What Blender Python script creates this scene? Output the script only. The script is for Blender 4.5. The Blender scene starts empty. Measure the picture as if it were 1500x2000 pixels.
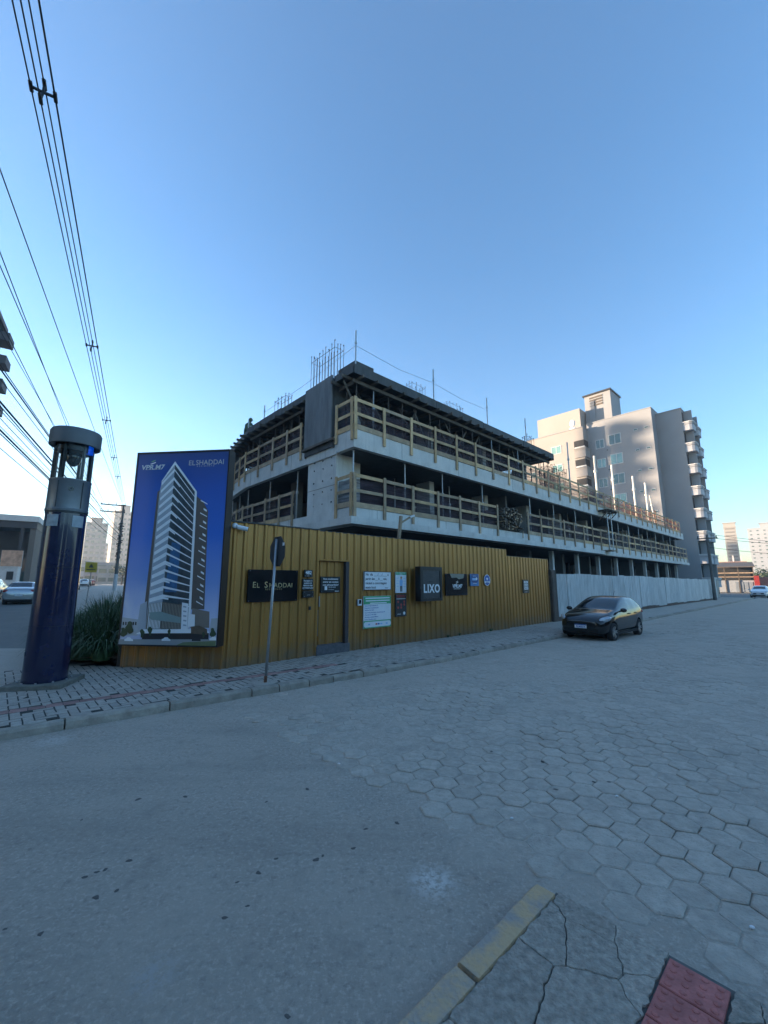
import bpy, bmesh, math, random
from mathutils import Vector, Matrix, noise as mnoise
rnd = random.Random(7)
scene = bpy.context.scene
col = scene.collection
PI = math.pi

# ------------------------------------------------------------------ camera
F_PX, HOR, CAM_H = 805.0, 138.0, 1.95
PITCH = math.atan(HOR / F_PX)
cam_d = bpy.data.cameras.new('camera')
cam = bpy.data.objects.new('camera', cam_d); col.objects.link(cam)
cam.location = (0, 0, CAM_H)
cam.rotation_euler = (PI/2 + PITCH, 0, 0)
cam_d.sensor_fit = 'VERTICAL'; cam_d.sensor_height = 36.0
cam_d.lens = F_PX / 2000.0 * 36.0
cam_d.clip_start = 0.05; cam_d.clip_end = 5000
scene.camera = cam

# ------------------------------------------------------------------ sky, sun, exposure
SUN_AZ, SUN_EL = math.radians(-75), math.radians(4.7)      # azimuth from +Y, clockwise
world = bpy.data.worlds.new('World'); scene.world = world
world.use_nodes = True
wn = world.node_tree
bg = wn.nodes['Background']
sky = wn.nodes.new('ShaderNodeTexSky')
sky.sky_type = 'NISHITA'; sky.sun_disc = False
sky.sun_elevation = SUN_EL; sky.sun_rotation = SUN_AZ
sky.air_density = 1.0; sky.dust_density = 0.5; sky.ozone_density = 3.1
wn.links.new(sky.outputs[0], bg.inputs[0])
bg.inputs[1].default_value = 0.15
sd = bpy.data.lights.new('sun', 'SUN'); sun = bpy.data.objects.new('sun', sd); col.objects.link(sun)
sd.energy = 4.2; sd.angle = math.radians(0.5); sd.color = (1.0, 0.76, 0.54)
sv = Vector((math.sin(SUN_AZ)*math.cos(SUN_EL), math.cos(SUN_AZ)*math.cos(SUN_EL), math.sin(SUN_EL)))
sun.rotation_euler = sv.to_track_quat('Z', 'Y').to_euler()
scene.view_settings.view_transform = 'Standard'; scene.view_settings.look = 'None'
scene.view_settings.gamma = 1.0; scene.view_settings.use_curve_mapping = False
scene.view_settings.exposure = 2.3
scene.cycles.use_denoising = True
scene.cycles.max_bounces = 6; scene.cycles.diffuse_bounces = 3; scene.cycles.glossy_bounces = 3
scene.cycles.transparent_max_bounces = 10; scene.cycles.caustics_reflective = False; scene.cycles.caustics_refractive = False

# ------------------------------------------------------------------ pixel -> place
def ray(x, y):
    dx, dy = x - 750.0, y - 1000.0
    return Vector((dx, F_PX*math.cos(PITCH) + dy*math.sin(PITCH), F_PX*math.sin(PITCH) - dy*math.cos(PITCH)))
def gnd(x, y, z=0.0):
    r = ray(x, y); t = (z - CAM_H) / r.z
    return Vector((r.x*t, r.y*t, z))
def at_y(x, y, Y):
    r = ray(x, y); t = Y / r.y
    return Vector((r.x*t, Y, CAM_H + r.z*t))
AZ_R = math.atan(880/816.7)
ROT = PI/2 - AZ_R                                    # local X along the side street
Rv = Vector((math.cos(ROT), math.sin(ROT), 0)); Lv = Vector((-math.sin(ROT), math.cos(ROT), 0))
def plane_hit(x, y, o, d):                           # pixel ray against the vertical plane through o along d
    r = ray(x, y)
    det = r.x*(-d.y) + d.x*r.y
    t = (o.x*(-d.y) + d.x*o.y) / det
    return ((r.x*t - o.x)*d.x + (r.y*t - o.y)*d.y, CAM_H + r.z*t)
SW = 0.13                                            # pavement height
FC = gnd(430, 1307, SW); FC.z = 0                    # corner of the gold fence
BC = Vector((-1.15, 15.0, 0))                        # corner of the building
MK0 = Vector((-12.3, 13.7, 0))                       # point on the main street kerb
Mv = Vector((math.sin(math.radians(-33)), math.cos(math.radians(-33)), 0)); Nv = Vector((Mv.y, -Mv.x, 0))
def qp(x, y):
    d = Vector((x, y, 0)) - MK0
    return d.dot(Mv), d.dot(Nv)
def from_qp(q, p):
    return MK0 + Mv*q + Nv*p
def sm(a, b, x):
    t = max(0.0, min(1.0, (x-a)/(b-a))); return t*t*(3-2*t)
def rise(x, y):
    q, p = qp(x, y)
    if q <= 0: return 0.0
    return 1.3*(1 - math.exp(-q/33.0)) * sm(0, 3, q) * (1 - sm(7.5, 24, p))
def street_pt(x, y, off=0.0):                        # pixel onto the rising main street
    r = ray(x, y); t = 0.02
    for _ in range(60):
        z = rise(r.x*t, r.y*t) + off
        t = 0.5*t + 0.5*max(0.002, (z - CAM_H)/r.z)
    return Vector((r.x*t, r.y*t, rise(r.x*t, r.y*t) + off))
def fsd(v):                                          # world -> fence frame (along, inward)
    d = Vector((v[0], v[1], 0)) - FC
    return d.dot(Rv), d.dot(Lv)
def fpt(s, d, z=0.0):
    v = FC + Rv*s + Lv*d; v.z = z; return v

# ------------------------------------------------------------------ materials
MATS = {}
def mat(name, rgb, rough=0.7, metal=0.0, var=0.12, scale=3.0, bump=0.0, bscale=30.0, rand=0.0, spec=0.5, stretch=None, coat=0.0, detail=4.0, var2=None, island=False, world=False, ramp=(0.3, 0.72)):
    if name in MATS: return MATS[name]
    m = bpy.data.materials.new(name); m.use_nodes = True
    nt = m.node_tree; N = nt.nodes; Lk = nt.links
    b = N['Principled BSDF']
    b.inputs['Roughness'].default_value = rough; b.inputs['Metallic'].default_value = metal
    b.inputs['Specular IOR Level'].default_value = spec
    if coat: b.inputs['Coat Weight'].default_value = coat; b.inputs['Coat Roughness'].default_value = 0.05
    tc = N.new('ShaderNodeTexCoord'); vec = N.new('ShaderNodeNewGeometry').outputs['Position'] if world else tc.outputs['Object']
    if stretch:
        mp = N.new('ShaderNodeMapping'); mp.inputs['Scale'].default_value = stretch
        Lk.new(vec, mp.inputs['Vector']); vec = mp.outputs['Vector']
    no = N.new('ShaderNodeTexNoise'); no.inputs['Scale'].default_value = scale; no.inputs['Detail'].default_value = detail
    no.inputs['Roughness'].default_value = 0.65
    Lk.new(vec, no.inputs['Vector'])
    cr = N.new('ShaderNodeValToRGB')
    cr.color_ramp.elements[0].position = ramp[0]; cr.color_ramp.elements[1].position = ramp[1]
    lo = [max(0, c*(1-var)) for c in rgb]; hi = [min(1, c*(1+var)) for c in rgb]
    if var2: lo = var2
    cr.color_ramp.elements[0].color = (*lo, 1); cr.color_ramp.elements[1].color = (*hi, 1)
    Lk.new(no.outputs['Fac'], cr.inputs['Fac'])
    out = cr.outputs['Color']
    if rand:
        oi = N.new('ShaderNodeNewGeometry' if island else 'ShaderNodeObjectInfo'); hs = N.new('ShaderNodeHueSaturation')
        mr = N.new('ShaderNodeMapRange'); mr.inputs['To Min'].default_value = 1-rand; mr.inputs['To Max'].default_value = 1+rand
        Lk.new(oi.outputs['Random Per Island' if island else 'Random'], mr.inputs['Value']); Lk.new(mr.outputs[0], hs.inputs['Value'])
        Lk.new(out, hs.inputs['Color']); out = hs.outputs['Color']
    if world:                                        # dust and dirt drifting across the pieces
        for sc_, lo_, hi_, c_ in ((0.7, 0.48, 0.75, [min(1, x*1.22) for x in rgb]), (1.9, 0.52, 0.78, [x*0.72 for x in rgb]), (30, 0.56, 0.76, [x*0.6 for x in rgb])):
            t_ = N.new('ShaderNodeTexNoise'); t_.inputs['Scale'].default_value = sc_; t_.inputs['Detail'].default_value = 6; t_.inputs['Roughness'].default_value = 0.65
            Lk.new(vec, t_.inputs['Vector']); r_ = N.new('ShaderNodeMapRange'); r_.inputs['From Min'].default_value = lo_; r_.inputs['From Max'].default_value = hi_; r_.inputs['To Max'].default_value = 0.8
            Lk.new(t_.outputs['Fac'], r_.inputs[0]); x_ = N.new('ShaderNodeMix'); x_.data_type = 'RGBA'; Lk.new(r_.outputs[0], x_.inputs[0]); Lk.new(out, x_.inputs[6]); x_.inputs[7].default_value = (*c_, 1); out = x_.outputs[2]
    Lk.new(out, b.inputs['Base Color'])
    if bump:
        n2 = N.new('ShaderNodeTexNoise'); n2.inputs['Scale'].default_value = bscale; n2.inputs['Detail'].default_value = 5
        Lk.new(vec, n2.inputs['Vector'])
        bp = N.new('ShaderNodeBump'); bp.inputs['Strength'].default_value = min(1, bump); bp.inputs['Distance'].default_value = 0.02
        Lk.new(n2.outputs['Fac'], bp.inputs['Height']); Lk.new(bp.outputs[0], b.inputs['Normal'])
    MATS[name] = m
    return m
def nodes_of(m): return m.node_tree.nodes, m.node_tree.links, m.node_tree.nodes['Principled BSDF']

def ground_mat(name, base, speck, large, dark, bump=0.6, bscale=55, streak=True, stain=None):
    m = mat(name, base, 0.88, var=0.10, scale=0.6, detail=6)
    N, Lk, b = nodes_of(m)
    src = b.inputs['Base Color'].links[0].from_socket
    tc = [n for n in N if n.type == 'TEX_COORD'][0]
    def mix(fac, a, c, mode='MIX'):
        x = N.new('ShaderNodeMix'); x.data_type = 'RGBA'; x.blend_type = mode
        Lk.new(fac, x.inputs[0]); Lk.new(a, x.inputs[6])
        if isinstance(c, tuple): x.inputs[7].default_value = (*c, 1)
        else: Lk.new(c, x.inputs[7])
        return x.outputs[2]
    def nz(scale, det, lo, hi, st=None, rough=0.6):
        v = tc.outputs['Object']
        if st:
            mp = N.new('ShaderNodeMapping'); mp.inputs['Scale'].default_value = st[:3]; mp.inputs['Rotation'].default_value = (0, 0, st[3])
            Lk.new(v, mp.inputs['Vector']); v = mp.outputs[0]
        t = N.new('ShaderNodeTexNoise'); t.inputs['Scale'].default_value = scale; t.inputs['Detail'].default_value = det; t.inputs['Roughness'].default_value = rough
        Lk.new(v, t.inputs['Vector'])
        r = N.new('ShaderNodeMapRange'); r.inputs['From Min'].default_value = lo; r.inputs['From Max'].default_value = hi
        Lk.new(t.outputs['Fac'], r.inputs['Value'])
        return r.outputs[0], t.outputs['Fac']
    f, fine = nz(30, 5, 0.5, 0.7, None, .75); src = mix(f, src, speck)                     # light chips
    f, _ = nz(17, 6, 0.52, 0.74, None, .75); src = mix(f, src, dark)                          # dark grit
    f, _ = nz(1.3, 6, 0.46, 0.74); src = mix(f, src, large)
    f, _ = nz(2.6, 7, 0.55, 0.85, None, .7); src = mix(f, src, dark)                         # dusty patches
    if streak:
        f, _ = nz(1.0, 6, 0.5, 1.15, (0.3, 1.5, 1, -ROT)); src = mix(f, src, dark)   # tyre tracks along the street
    if stain:
        for (sx, sy, sr, c) in stain:
            d = N.new('ShaderNodeVectorMath'); d.operation = 'DISTANCE'; Lk.new(tc.outputs['Object'], d.inputs[0]); d.inputs[1].default_value = (sx, sy, 0)
            r = N.new('ShaderNodeMapRange'); r.inputs['From Min'].default_value = sr; r.inputs['From Max'].default_value = sr*0.25
            Lk.new(d.outputs['Value'], r.inputs['Value'])
            g, _ = nz(18, 6, 0.44, 0.56, None, 0.75)
            mu = N.new('ShaderNodeMath'); mu.operation = 'MULTIPLY'; Lk.new(r.outputs[0], mu.inputs[0]); Lk.new(g, mu.inputs[1])
            src = mix(mu.outputs[0], src, c)
    Lk.new(src, b.inputs['Base Color'])
    n2 = N.new('ShaderNodeTexNoise'); n2.inputs['Scale'].default_value = bscale; n2.inputs['Detail'].default_value = 6; n2.inputs['Roughness'].default_value = 0.7
    Lk.new(tc.outputs['Object'], n2.inputs['Vector'])
    bp = N.new('ShaderNodeBump'); bp.inputs['Strength'].default_value = bump; bp.inputs['Distance'].default_value = 0.02
    Lk.new(n2.outputs['Fac'], bp.inputs['Height']); Lk.new(bp.outputs[0], b.inputs['Normal'])
    return m

def glass_mat(name, rgb, rough=0.05, var=0.2):
    m = mat(name, rgb, rough, 0.0, var=var, scale=1.2, spec=0.9)
    return m

sp = gnd(845, 1722)
M_asphalt = ground_mat('asphalt', (0.432, 0.367, 0.300), (0.623, 0.536, 0.443), (0.503, 0.426, 0.345), (0.240, 0.205, 0.170), 1.0, 42,
                       stain=[(sp.x, sp.y, 0.2, (0.721, 0.670, 0.610)), (gnd(300, 1905).x, gnd(300, 1905).y, 0.16, (0.466, 0.424, 0.382)), (gnd(1225, 1895).x-.6, gnd(440, 1850).y, 0.1, (0.466, 0.424, 0.382)), (gnd(105, 1447).x, gnd(105, 1447).y, 0.25, (0.583, 0.532, 0.473)), (gnd(500, 1372).x, gnd(500, 1372).y, 0.3, (0.551, 0.502, 0.446))])
M_ground = ground_mat('city_ground', (0.16, 0.155, 0.145), (0.22, 0.21, 0.2), (0.2, 0.19, 0.17), (0.1, 0.1, 0.09), 0.4, 20, streak=False)
M_sand = ground_mat('joint_sand', (0.443, 0.377, 0.307), (0.599, 0.514, 0.422), (0.503, 0.426, 0.345), (0.263, 0.224, 0.185), 0.8, 42)
M_paver = mat('paver_concrete', (0.443, 0.380, 0.310), 0.88, var=0.22, scale=11, bump=0.5, bscale=60, rand=0.07, detail=8, world=True)
M_paver_far = mat('paver_concrete_far', (0.443, 0.380, 0.310), 0.88, var=0.22, scale=11, bump=0.5, bscale=60, rand=0.07, detail=8, island=True, world=True)
M_brick = mat('grey_brick', (0.403, 0.355, 0.300), 0.88, var=0.2, scale=14, bump=0.5, bscale=70, rand=0.1, detail=8, world=True)
M_brick_far = mat('grey_brick_far', (0.403, 0.355, 0.300), 0.88, var=0.2, scale=14, bump=0.5, bscale=70, rand=0.1, detail=8, island=True, world=True)
M_joint = mat('dark_joint', (0.045, 0.043, 0.038), 0.95, var=0.3, scale=8)
M_kerb = mat('kerb_stone', (0.339, 0.295, 0.241), 0.9, var=0.3, scale=5, bump=0.6, bscale=30, rand=0.12, detail=8)
M_kerb_y = mat('kerb_yellow', (0.5, 0.34, 0.19), 0.88, var=0.12, scale=5, bump=0.8, bscale=40, detail=10, var2=(0.36, 0.31, 0.26), ramp=(0.44, 0.6))
M_walkc = ground_mat('pavement_concrete', (0.395, 0.350, 0.295), (0.503, 0.448, 0.383), (0.443, 0.389, 0.324), (0.252, 0.224, 0.187), 0.5, 40, streak=False)
M_crack = mat('old_concrete', (0.372, 0.320, 0.260), 0.92, var=0.38, scale=24, bump=0.9, bscale=60, detail=9, rand=0.1)
M_red = mat('red_tactile', (0.46, 0.15, 0.13), 0.85, var=0.35, scale=9, bump=0.4, bscale=60, detail=8, rand=0.12)
M_redf = mat('red_tactile_faded', (0.34, 0.2, 0.175), 0.88, var=0.3, scale=6, bump=0.4, bscale=60, detail=8, rand=0.2)
M_form = mat('grey_form_board', (0.14, 0.145, 0.15), 0.75, var=0.35, scale=1.4, stretch=(2.2, 2.2, 0.4), detail=9, rand=.08)
M_soil = mat('soil', (0.24, 0.155, 0.1), 0.95, var=0.4, scale=12, bump=1.0, bscale=25, detail=8)
M_paint = mat('road_paint', (0.62, 0.62, 0.6), 0.8, var=0.25, scale=6, detail=8)
M_conc = mat('slab_concrete', (0.58, 0.565, 0.535), 0.85, var=0.16, scale=1.1, bump=0.25, bscale=14, detail=9)
M_conc_in = mat('inner_concrete', (0.13, 0.127, 0.12), 0.9, var=0.2, scale=1.0, bump=0.2, bscale=14, detail=8)  # slab concrete darkened so interior shade sits in the colour; also for joints
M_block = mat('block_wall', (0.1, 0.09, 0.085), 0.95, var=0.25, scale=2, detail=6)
M_wood = mat('rail_timber', (0.55, 0.37, 0.2), 0.8, var=0.3, scale=2.2, bump=0.3, bscale=20, rand=0.22, stretch=(1, 1, 1), detail=8)
M_wood_old = mat('rail_timber_weathered', (0.36, 0.26, 0.17), 0.85, var=0.35, scale=2.2, bump=0.3, bscale=20, rand=0.25, detail=8)
M_wood_dark = mat('formwork_timber', (0.11, 0.088, 0.068), 0.88, var=0.35, scale=2.5, bump=0.3, bscale=20, rand=0.3, detail=8)
M_ply = mat('formwork_board', (0.062, 0.062, 0.062), 0.7, var=0.45, scale=1.6, bump=0.3, bscale=18, rand=0.12, stretch=(2.2, 2.2, 0.5), detail=9)
M_prop = mat('prop_galvanised', (0.42, 0.43, 0.44), 0.5, 0.6, var=0.25, scale=6, rand=0.2)
M_prop_rust = mat('prop_rusty', (0.12, 0.095, 0.08), 0.75, 0.3, var=0.4, scale=6, rand=0.3)
M_rebar = mat('rebar', (0.13, 0.07, 0.045), 0.8, 0.3, var=0.4, scale=8)
M_white_pole = mat('white_pole', (0.72, 0.69, 0.6), 0.6, var=0.1)
M_gold = mat('gold_sheet', (0.38, 0.185, 0.045), 0.36, 0.45, var=0.14, scale=1.4, rand=0.05, stretch=(1, 1, 0.35), detail=8)
M_white_sheet = mat('white_sheet', (0.6, 0.59, 0.56), 0.75, var=0.3, scale=2.2, rand=0.08, stretch=(3, 3, 0.3), detail=9, bump=.15, bscale=8)
M_black = mat('black_paint', (0.012, 0.012, 0.014), 0.35, var=0.3)
M_blackgloss = mat('black_acrylic', (0.006, 0.006, 0.008), 0.12, var=0.2, spec=0.6)
M_blackmat = mat('black_matte', (0.02, 0.02, 0.022), 0.8, var=0.3)
M_white = mat('white_print', (0.72, 0.73, 0.74), 0.6, var=0.05)
M_goldtxt = mat('gold_lettering', (0.5, 0.38, 0.2), 0.4, 0.5, var=0.1)
M_greytxt = mat('silver_lettering', (0.6, 0.6, 0.58), 0.5, 0.2, var=0.05)
M_green = mat('green_print', (0.07, 0.36, 0.16), 0.6, var=0.06)
M_blueprint = mat('blue_print', (0.03, 0.1, 0.36), 0.5, var=0.06)
M_lblue = mat('light_blue_print', (0.25, 0.45, 0.7), 0.5, var=0.06)
M_redprint = mat('red_print', (0.4, 0.06, 0.05), 0.6, var=0.06)
M_orange = mat('orange_print', (0.5, 0.18, 0.06), 0.6, var=0.06)
M_steel = mat('galvanised_pole', (0.36, 0.37, 0.38), 0.45, 0.7, var=0.2, scale=5)
M_dark_metal = mat('dark_metal', (0.05, 0.052, 0.055), 0.5, 0.5, var=0.2)
M_totem = mat('totem_blue', (0.006, 0.010, 0.045), 0.2, var=0.2, spec=0.5, coat=0.5)
M_totem_grey = mat('totem_grey', (0.2, 0.22, 0.24), 0.4, 0.5, var=0.1)
M_cap = mat('cap_grey', (0.115, 0.12, 0.125), 0.5, 0.2, var=0.08)
M_sticker = mat('pale_sticker', (0.33, 0.36, 0.38), 0.5, var=0.25, scale=10)
M_wire = mat('cable_black', (0.018, 0.018, 0.02), 0.6, var=0.1)
M_leaf = mat('strap_leaf', (0.05, 0.095, 0.035), 0.5, var=0.5, scale=3, rand=0.15)
M_leaf2 = mat('tree_leaf', (0.04, 0.07, 0.025), 0.6, var=0.5, scale=1.2)
M_bark = mat('bark', (0.1, 0.075, 0.055), 0.9, var=0.3)
M_pole_c = mat('concrete_pole', (0.12, 0.115, 0.105), 0.85, var=0.25, scale=2)
M_plaster = mat('plaster_greige', (0.28, 0.286, 0.292), 0.9, var=0.07, scale=0.35, detail=8)
M_plaster2 = mat('plaster_beige', (0.34, 0.315, 0.288), 0.9, var=0.06, scale=0.3, detail=8)
M_trimw = mat('trim_white', (0.6, 0.6, 0.58), 0.7, var=0.08)
M_winglass = glass_mat('window_glass', (0.035, 0.09, 0.09), 0.08)
M_tealglass = glass_mat('teal_curtain_glass', (0.16, 0.3, 0.28), 0.1)
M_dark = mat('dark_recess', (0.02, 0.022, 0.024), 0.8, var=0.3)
M_tower = mat('far_tower_plaster', (0.36, 0.34, 0.31), 0.9, var=0.08, scale=0.1)
M_tower_w = mat('far_tower_white', (0.34, 0.36, 0.38), 0.9, var=0.05, scale=0.1)
M_skin = mat('skin', (0.25, 0.14, 0.09), 0.6, var=0.05)

# ------------------------------------------------------------------ mesh helpers
class MB:
    def __init__(s): s.v = []; s.f = []
    def add(s, vs, fs):
        o = len(s.v); s.v += [tuple(v) for v in vs]; s.f += [tuple(i+o for i in f) for f in fs]; return s
    def box(s, x0, x1, y0, y1, z0, z1):
        return s.add([(x0,y0,z0),(x1,y0,z0),(x1,y1,z0),(x0,y1,z0),(x0,y0,z1),(x1,y0,z1),(x1,y1,z1),(x0,y1,z1)],
                     [(3,2,1,0),(4,5,6,7),(0,1,5,4),(1,2,6,5),(2,3,7,6),(3,0,4,7)])
    def bbox(s, x0, x1, y0, y1, z0, z1, b=0.01):   # box with chamfered top
        return s.add([(x0,y0,z0),(x1,y0,z0),(x1,y1,z0),(x0,y1,z0),(x0,y0,z1-b),(x1,y0,z1-b),(x1,y1,z1-b),(x0,y1,z1-b),
                      (x0+b,y0+b,z1),(x1-b,y0+b,z1),(x1-b,y1-b,z1),(x0+b,y1-b,z1)],
                     [(0,1,5,4),(1,2,6,5),(2,3,7,6),(3,0,4,7),(4,5,9,8),(5,6,10,9),(6,7,11,10),(7,4,8,11),(8,9,10,11),(3,2,1,0)])
    def beam(s, p0, p1, w, h, up=(0,0,1)):
        p0, p1 = Vector(p0), Vector(p1); d = (p1-p0).normalized(); up = Vector(up)
        sx = d.cross(up)
        if sx.length < 1e-4: sx = d.cross(Vector((1,0,0)))
        sx.normalize(); sy = sx.cross(d).normalized(); sx *= w/2; sy *= h/2
        return s.add([p0-sx-sy,p0+sx-sy,p0+sx+sy,p0-sx+sy,p1-sx-sy,p1+sx-sy,p1+sx+sy,p1-sx+sy],
                     [(0,1,2,3),(7,6,5,4),(4,5,1,0),(5,6,2,1),(6,7,3,2),(7,4,0,3)])
    def cyl(s, p0, p1, r, n=10, r2=None, caps=True):
        p0, p1 = Vector(p0), Vector(p1); d = (p1-p0).normalized(); r2 = r if r2 is None else r2
        a = d.cross(Vector((0,0,1)))
        if a.length < 1e-3: a = Vector((1,0,0))
        a.normalize(); b = d.cross(a)
        vs = []
        for k in range(n):
            t = 2*PI*k/n; e = a*math.cos(t)+b*math.sin(t)
            vs.append(p0+e*r)
        for k in range(n):
            t = 2*PI*k/n; e = a*math.cos(t)+b*math.sin(t)
            vs.append(p1+e*r2)
        fs = [(k,(k+1)%n,n+(k+1)%n,n+k) for k in range(n)]
        if caps: fs += [tuple(reversed(range(n))), tuple(range(n,2*n))]
        return s.add(vs, fs)
    def tube(s, pts, r, n=6):
        pts = [Vector(p) for p in pts]; vs = []; fs = []
        for i, p in enumerate(pts):
            d = (pts[min(i+1,len(pts)-1)] - pts[max(i-1,0)]).normalized()
            a = d.cross(Vector((0,0,1)))
            if a.length < 1e-3: a = Vector((1,0,0))
            a.normalize(); b = d.cross(a)
            for k in range(n):
                t = 2*PI*k/n; vs.append(p + (a*math.cos(t)+b*math.sin(t))*r)
        for i in range(len(pts)-1):
            for k in range(n):
                fs.append((i*n+k, i*n+(k+1)%n, (i+1)*n+(k+1)%n, (i+1)*n+k))
        fs += [tuple(reversed(range(n))), tuple(range((len(pts)-1)*n, len(pts)*n))]
        return s.add(vs, fs)
    def lathe(s, prof, n=24, c=(0,0), fn=None):
        vs = []; fs = []
        for (r, z) in prof:
            for k in range(n):
                t = 2*PI*k/n; rr = r*(fn(t) if fn else 1)
                vs.append((c[0]+rr*math.cos(t), c[1]+rr*math.sin(t), z))
        for i in range(len(prof)-1):
            for k in range(n): fs.append((i*n+k, i*n+(k+1)%n, (i+1)*n+(k+1)%n, (i+1)*n+k))
        fs += [tuple(reversed(range(n))), tuple(range((len(prof)-1)*n, len(prof)*n))]
        return s.add(vs, fs)
    def prism(s, poly, z0, z1):
        n = len(poly); a = sum(poly[i][0]*poly[(i+1)%n][1]-poly[(i+1)%n][0]*poly[i][1] for i in range(n))
        if a < 0: poly = list(reversed(poly))
        return s.add([(p[0],p[1],z0) for p in poly]+[(p[0],p[1],z1) for p in poly],
                     [tuple(reversed(range(n))), tuple(range(n,2*n))]+[(i,(i+1)%n,n+(i+1)%n,n+i) for i in range(n)])
    def mesh(s, name, m, smooth=False):
        me = bpy.data.meshes.new(name); me.from_pydata(s.v, [], s.f); me.update()
        if m: me.materials.append(m)
        if smooth:
            for p in me.polygons: p.use_smooth = True
        return me
    def build(s, name, m, parent=None, smooth=False, loc=None, rz=0):
        return place(s.mesh(name, m, smooth), name, parent, loc, rz)
def place(me, name, parent=None, loc=None, rz=0):
    o = bpy.data.objects.new(name, me); col.objects.link(o)
    if parent: o.parent = parent
    if loc is not None: o.location = loc
    if rz: o.rotation_euler.z = rz
    return o
def smooth_by_angle(o, deg=40):
    me = o.data
    for p in me.polygons: p.use_smooth = True
    try: me.set_sharp_from_angle(angle=math.radians(deg))
    except Exception: pass
    return o
def tag(o, label=None, cat=None, group=None, kind=None):
    if label: o['label'] = label
    if cat: o['category'] = cat
    if group: o['group'] = group
    if kind: o['kind'] = kind
    return o
def thing(name, label, cat, loc=(0,0,0), rz=0.0, group=None):
    o = bpy.data.objects.new(name, None); col.objects.link(o); o.empty_display_size = 0.2
    o.location = loc; o.rotation_euler.z = rz
    return tag(o, label, cat, group)
def struct(o): o['kind'] = 'structure'; return o
def copy_tree(o, parent=None):
    c = o.copy(); col.objects.link(c); c.parent = parent
    for ch in list(o.children): copy_tree(ch, c)
    return c
def text(parent, body, size, loc, m, name='lettering', align='CENTER', rot=None, sx=1.0, ext=0.0015, bold=0.0, shear=0.0, spacing=1.0):
    cu = bpy.data.curves.new('lettering', 'FONT'); cu.body = body; cu.size = size; cu.align_x = align; cu.align_y = 'CENTER'
    cu.extrude = ext; cu.offset = bold; cu.shear = shear; cu.space_character = spacing; cu.resolution_u = 3
    t = bpy.data.objects.new('tmp', cu); col.objects.link(t)
    dg = bpy.context.evaluated_depsgraph_get()
    me = bpy.data.meshes.new_from_object(t.evaluated_get(dg)); bpy.data.objects.remove(t)
    me.materials.clear(); me.materials.append(m)
    o = place(me, name, parent, loc)
    o.rotation_euler = rot if rot else (PI/2, 0, 0); o.scale = (sx, 1, 1)
    return o
def disc_poly(cx, cy, rx, ry, n=20): return [(cx+rx*math.cos(2*PI*k/n), cy+ry*math.sin(2*PI*k/n)) for k in range(n)]
def inside(poly, x, y):
    c = False; n = len(poly)
    for i in range(n):
        x0,y0 = poly[i][:2]; x1,y1 = poly[(i+1)%n][:2]
        if (y0 > y) != (y1 > y) and x < (x1-x0)*(y-y0)/(y1-y0)+x0: c = not c
    return c
def proj_px(v):                                      # place -> pixel, to sort pieces by how large they show
    d = Vector(v) - Vector((0,0,CAM_H))
    yf = d.y*math.cos(PITCH) + d.z*math.sin(PITCH); zu = -d.y*math.sin(PITCH) + d.z*math.cos(PITCH)
    if yf < 0.1: return None
    return 750 + F_PX*d.x/yf, 1000 - F_PX*zu/yf

# mud splash along the foot of the gold sheets
N, Lk, b = nodes_of(M_gold)
src = b.inputs['Base Color'].links[0].from_socket; tc = [n for n in N if n.type == 'TEX_COORD'][0]
sx = N.new('ShaderNodeSeparateXYZ'); Lk.new(tc.outputs['Object'], sx.inputs[0])
no = N.new('ShaderNodeTexNoise'); no.inputs['Scale'].default_value = 4.0; no.inputs['Detail'].default_value = 7; Lk.new(tc.outputs['Object'], no.inputs['Vector'])
ad = N.new('ShaderNodeMath'); ad.operation = 'MULTIPLY_ADD'; Lk.new(no.outputs['Fac'], ad.inputs[0]); ad.inputs[1].default_value = -0.9; Lk.new(sx.outputs['Z'], ad.inputs[2])
mr = N.new('ShaderNodeMapRange'); mr.inputs['From Min'].default_value = 0.12; mr.inputs['From Max'].default_value = -0.3; mr.inputs['To Max'].default_value = 0.6; Lk.new(ad.outputs[0], mr.inputs[0])
mx = N.new('ShaderNodeMix'); mx.data_type = 'RGBA'; Lk.new(mr.outputs[0], mx.inputs[0]); Lk.new(src, mx.inputs[6]); mx.inputs[7].default_value = (0.2, 0.17, 0.13, 1); Lk.new(mx.outputs[2], b.inputs['Base Color'])
# rain streaks and form marks on the slab concrete
def streaks(m, c, lo=0.52, hi=0.8, sc=(1.6, 1.6, 0.18)):
    N, Lk, b = nodes_of(m); src = b.inputs['Base Color'].links[0].from_socket; tc = [n for n in N if n.type == 'TEX_COORD'][0]
    mp = N.new('ShaderNodeMapping'); mp.inputs['Scale'].default_value = sc; Lk.new(tc.outputs['Object'], mp.inputs[0])
    no = N.new('ShaderNodeTexNoise'); no.inputs['Scale'].default_value = 2.2; no.inputs['Detail'].default_value = 8; no.inputs['Roughness'].default_value = 0.7; Lk.new(mp.outputs[0], no.inputs['Vector'])
    mr = N.new('ShaderNodeMapRange'); mr.inputs['From Min'].default_value = lo; mr.inputs['From Max'].default_value = hi; mr.inputs['To Max'].default_value = 0.75; Lk.new(no.outputs['Fac'], mr.inputs[0])
    mx = N.new('ShaderNodeMix'); mx.data_type = 'RGBA'; Lk.new(mr.outputs[0], mx.inputs[0]); Lk.new(src, mx.inputs[6]); mx.inputs[7].default_value = (*c, 1); Lk.new(mx.outputs[2], b.inputs['Base Color'])
streaks(M_conc, (0.33, 0.315, 0.29)); streaks(M_plaster, (0.26, 0.265, 0.27), 0.55, 0.9, (0.5, 0.5, 0.06)); streaks(M_white_sheet, (0.36, 0.34, 0.31), 0.5, 0.8, (3, 3, 0.2))

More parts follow.
